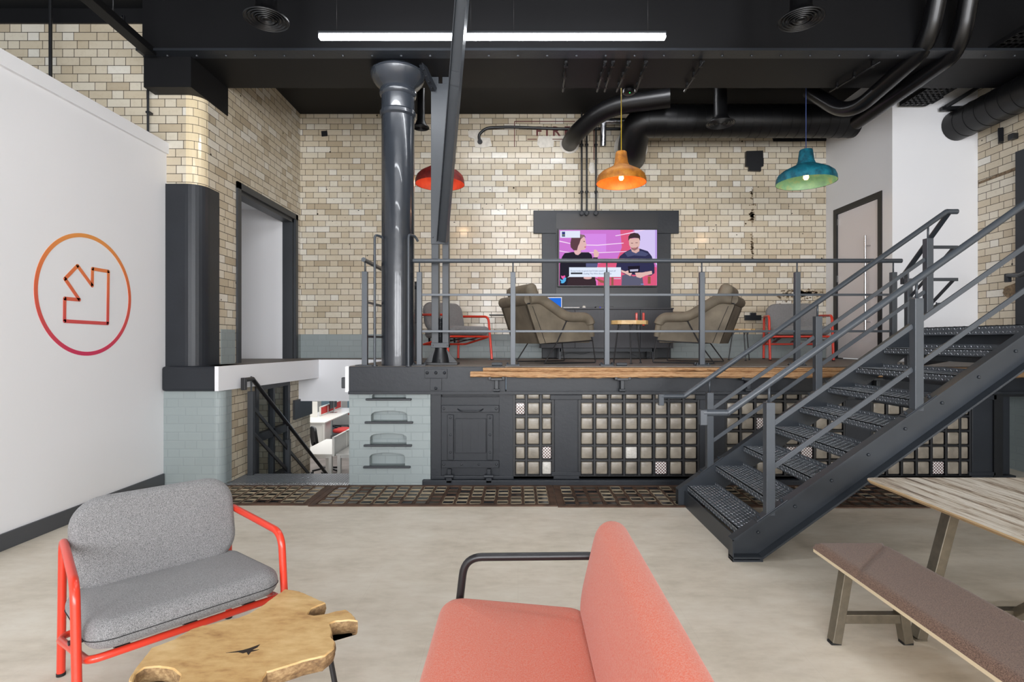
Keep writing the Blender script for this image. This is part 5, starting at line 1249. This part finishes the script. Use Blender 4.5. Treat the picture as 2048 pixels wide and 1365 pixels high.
# ---------------------------------------------------------------- long table and bench
XT0, YT1 = 1.945, 3.07
t = thing('long_table', 'long dining table with whitewashed board top and steel trestle legs', 'table', (2.53, 1.6, 0))
def rrect(x0, x1, y0, y1, r_, n=6):
    return arc(x1-r_, y1-r_, r_, 0, PI/2, n)+arc(x0+r_, y1-r_, r_, PI/2, PI, n)+arc(x0+r_, y0+r_, r_, PI, 1.5*PI, n)+arc(x1-r_, y0+r_, r_, 1.5*PI, 2*PI, n)
o_ = rrect(XT0, 3.12, .30, YT1, .05); o2 = rrect(XT0+.012, 3.108, .312, YT1-.012, .04)
mb = MB(); N = len(o_); mb.add([(*p, .75) for p in o_], [tuple(range(N))], 0)
lv = [(o_, .75), (o_, .742), (o2, .728)]
mb.add([(*p, z_) for pp, z_ in lv for p in pp], [(i*N+k, i*N+(k+1) % N, (i+1)*N+(k+1) % N, (i+1)*N+k) for i in range(2) for k in range(N)], 1); mb.add([(*p, .728) for p in o2], [tuple(range(N))[::-1]], 1)
# make the board run along local X by rotating the mesh data
rot = Matrix.Rotation(-PI/2, 4, 'Z')
top_ = MB(); top_.v = [tuple(rot @ (Vector(v)-Vector((2.53, 1.6, 0)))) for v in mb.v]; top_.f, top_.mi, top_.sm, top_.uv = mb.f, mb.mi, mb.sm, mb.uv
tt = mk('table_top', top_, ['boards', 'oakedge'], t); tt.rotation_euler = (0, 0, PI/2)
for y in (2.78, .62):
    for s_ in (-1, 1):
        mb = MB(); mb.bar((2.53+s_*.30, y, .725), (2.53+s_*.49, y, .008), .05, .06, up=(0, 1, 0), bev=.003); mb.box(2.53+s_*.49-.03, 2.53+s_*.49+.03, y-.025, y+.025, 0, .01); mk('leg', mb, 'bronze', t, True)
    mb = MB(); mb.bar((2.53-.455, y, .13), (2.53+.455, y, .13), .05, .05, bev=.003); mk('cross_bar', mb, 'bronze', t, True)
    mb = MB(); mb.box(2.53-.34, 2.53+.34, y-.04, y+.04, .716, .727); mk('mounting_plate', mb, 'blackmetal', t, True)
    sg2 = -1 if y > 1.5 else 1
    mb = MB(); mb.bar((2.53, y+sg2*.02, .14), (2.53, y+sg2*.62, .72), .05, .04, bev=.003); mk('brace', mb, 'bronze', t, True)
XB0, XB1, YB1 = 1.575, 1.965, 2.93
t = thing('bench', 'long bench with brown wool pad and pale plywood edge beside the long table', 'bench', (1.77, 1.6, 0))
mb = MB(); mb.prism(rrect(XB0, XB1, .45, YB1, .03), .395, .411); mk('seat_board', mb, 'plyedge', t, True)
mb = MB()
# pad built as one grid with stitched grooves
nx, ny = 26, 150; W2 = XB1-XB0; L2 = YB1-.45; vs_ = []
for j in range(ny+1):
    for i in range(nx+1):
        u, v = i/nx, j/ny; x = XB0+W2*u; y = .45+L2*v
        e = min(u*W2, (1-u)*W2, v*L2, (1-v)*L2); h_ = .034*(1-max(0, 1-e/.035)**2.2)
        for (ax, ay, bx2, by2) in ((XB1, 2.905, XB0, 2.53), (XB0, .85, XB1, .47)):
            dx, dy = bx2-ax, by2-ay; L = math.hypot(dx, dy); dd_ = abs((x-ax)*dy-(y-ay)*dx)/L; h_ -= .011*math.exp(-(dd_/.010)**2)
        if .9 < y < 2.55:
            for yy in (): pass
        vs_.append((x, y, .4115+h_+.0005))
mb.add(vs_, [(j*(nx+1)+i, j*(nx+1)+i+1, (j+1)*(nx+1)+i+1, (j+1)*(nx+1)+i) for j in range(ny) for i in range(nx)], 0, True)
mb.quad([(XB0, .45, .4115), (XB1, .45, .4115), (XB1, YB1, .4115), (XB0, YB1, .4115)])
mk('seat_pad', mb, 'brownfab', t, True, 80)
for y in (2.74, .72):
    for s_ in (-1, 1):
        mb = MB(); mb.bar((1.77+s_*.115, y, .395), (1.77+s_*.18, y, .01), .045, .055, up=(0, 1, 0), bev=.003); mk('leg', mb, 'bronze', t, True)
        mb = MB(); mb.box(1.77+s_*.18-.025, 1.77+s_*.18+.025, y-.02, y+.02, 0, .012); mk('foot', mb, 'rubber', t, True)
    mb = MB(); mb.bar((1.77-.155, y, .13), (1.77+.155, y, .13), .045, .045, bev=.003); mk('cross_bar', mb, 'bronze', t, True)

# ================================================================ LOWER OFFICE seen through the stairwell
ZO = -1.0
mb = MB(); mb.box(-9, 2, 7.45, 17, ZO-.05, ZO); mb.box(-4.7, -1.6, 5.9, 7.45, ZO-.05, ZO); struct('floor_office', mb, 'carpet')
mb = MB(); mb.box(-9, 2, 8.3, 17, 1.18, 1.2); struct('ceiling_office', mb, 'white')
mb = MB(); mb.box(-9, 2, 16.4, 16.5, ZO, -.15); mb.box(-9, -8.9, 8.3, 16.4, ZO, 1.2); mb.box(1.0, 1.1, 8.3, 16.4, ZO, 1.2)
for x in (-8.2, -6.6, -5.0, -3.4): mb.box(x-.08, x+.08, 16.4, 16.5, -.15, 1.2)
struct('wall_office', mb, 'laminate')
mb = MB(); mb.quad([(-9, 16.45, -.15), (1, 16.45, -.15), (1, 16.45, 1.2), (-9, 16.45, 1.2)]); struct('window_9', mb, 'officelight')
mb = MB(); mb.box(fx(700)-.03, fx(700), YF+.9, 8.3, ZO, .66); struct('wall_stair_side', mb, 'grey_brick')
ld = bpy.data.lights.new('office_fill_light', 'AREA'); ld.shape = 'RECTANGLE'; ld.size = 3; ld.size_y = 5; ld.energy = 70; ld.color = (1, .98, .95)  # unseen area light added to brighten the lower office
lo = bpy.data.objects.new('office_fill_light', ld); C.objects.link(lo); lo.location = (-4.4, 11.5, 1.15)
M['bluegrey'] = flat('blue_grey_plastic', (130, 160, 176), .5)
def desk(label, x0, x1, y0, y1, group='white office desks below'):
    t = thing('office_desk', label, 'desk', ((x0+x1)/2, (y0+y1)/2, ZO), 0, group)
    mb = MB(); mb.box(x0, x1, y0, y1, ZO+.705, ZO+.73, 0, .003); mk('desk_top', mb, 'laminate', t, True)
    for x in (x0+.04, x1-.04):
        for y in (y0+.05, y1-.05): mb = MB(); mb.box(x-.025, x+.025, y-.03, y+.03, ZO, ZO+.705); mk('leg', mb, 'laminate', t, True)
    mb = MB(); mb.box(x0+.04, x1-.04, y0+.04, y0+.07, ZO+.66, ZO+.70); mk('desk_rail', mb, 'laminate', t, True)
desk('white desk nearest the sunken stairs, left of its divider', -3.50, -2.94, 8.62, 9.95); desk('white desk nearest the sunken stairs, right of its divider', -2.88, -2.1, 8.62, 10.2)
def screen(label, x, y0, y1, z0, z1, mat_):
    t = thing('desk_divider', label, 'desk screen', (x, (y0+y1)/2, z0)); n = 3
    mb = MB(); mb.box(x-.018, x+.018, y0, y1, z0, z0+.02); mb.box(x-.018, x+.018, y0, y1, z1-.02, z1)
    for k in range(n+1): yy = y0+(y1-y0)*k/n; mb.box(x-.018, x+.018, yy-.014, yy+.014, z0, z1)
    mk('frame', mb, 'laminate', t, True); mb = MB(); mb.box(x-.012, x+.012, y0, y1, z0+.01, z1-.01); mk('panel', mb, mat_, t, True)
screen('pale divider standing between the nearest white desks', -2.91, 8.6, 10.5, ZO+.70, ZO+1.0, 'laminate')
desk('white desk farther off with the red divider', -5.03, -4.25, 12.0, 14.6)
screen('red fabric divider on the farther white desk', -4.72, 13.0, 14.5, ZO+.74, ZO+.95, 'redfab')
t = thing('drawer_pedestal', 'white drawer pedestal below the farther desk', 'pedestal', (-4.5, 12.3, ZO)); mb = MB(); mb.box(-.30, .17, -.25, .3, .02, .70, 0, .004); mk('cabinet', mb, 'laminate', t)
t = thing('desk_divider', 'plain white upright panel on the farther desk, left of the red divider', 'desk screen', (-4.85, 12.85, ZO+.73)); mb = MB(); mb.box(-.14, .12, -.015, .015, 0, .36, 0, .003); mk('panel', mb, 'laminate', t)
def office_chair(label, loc, rz, seatm='redfab'):
    t = thing('office_chair', label, 'office chair', loc, rz, 'office chairs downstairs')
    mb = MB(); mb.cushion(.40, .44, .05, .12, .02, mat=Matrix.Translation((0, .22, .70)) @ Matrix.Rotation(math.radians(82), 4, 'X'), bend=-.03); mk('backrest', mb, 'black', t)
    mb = MB(); mb.cushion(.46, .46, .08, .12, .035, mat=Matrix.Translation((0, 0, .46))); mk('seat', mb, seatm, t)
    mb = MB(); mb.tube([(0, 0, .12), (0, 0, .42)], .03); mb.tube([(0, .1, .40), (0, .26, .45), (0, .25, .62)], .02); mk('column', mb, 'black', t)
    mb = MB()
    for k in range(5): a = 2*PI*k/5; mb.bar((0, 0, .12), (.27*math.cos(a), .27*math.sin(a), .07), .04, .03); mb.lathe([(.028, .0), (.028, .055)], (.27*math.cos(a), .27*math.sin(a), 0), 10)
    mk('star_base', mb, 'black', t); return t
oc = office_chair('black office chair tucked behind the nearest white desk', (-3.62, 10.35, ZO), math.radians(125))
dup(oc, (-4.0, 12.6, ZO), math.radians(-100), 'black office chair with red seat beside the farther desk')
dup(oc, (-3.85, 8.62, ZO), math.radians(70), 'office chair mostly hidden by the stair rail in front of the nearest desk')
t = thing('monitor', 'dark monitor on an arm beyond the red divider', 'monitor', (-4.6, 13.6, ZO+.73)); mb = MB(); mb.box(-.02, .0, -.25, .25, .12, .46, 0, .004); mk('display', mb, 'black', t); mb = MB(); mb.tube([(0, 0, 0), (0, 0, .3)], .015); mb.box(-.08, .08, -.08, .08, 0, .01); mk('stand', mb, 'zinc', t)
for x, y, lb in ((-5.3, 15.5, 'blue grey office chair by the far window, behind the white cabinet'), (-4.6, 15.6, 'blue grey office chair by the far window, behind the monitor')):
    o = dup(oc, (x, y, ZO), math.radians(180), lb)
    for ch_ in [c for c in C.objects if c.parent == o]:
        if ch_.name.startswith('backrest'): ch_.data = ch_.data.copy(); ch_.data.materials[0] = M['bluegrey']
t = thing('waste_bin', 'small black waste bin on the office floor', 'bin', (-3.5, 13.3, ZO)); mb = MB(); mb.lathe([(.12, 0), (.15, .3), (.14, .3), (.11, .01)], n=20, caps=False); mb.lathe([(.12, 0), (0, .001)], n=20, caps=False); mk('bin_body', mb, 'black', t)
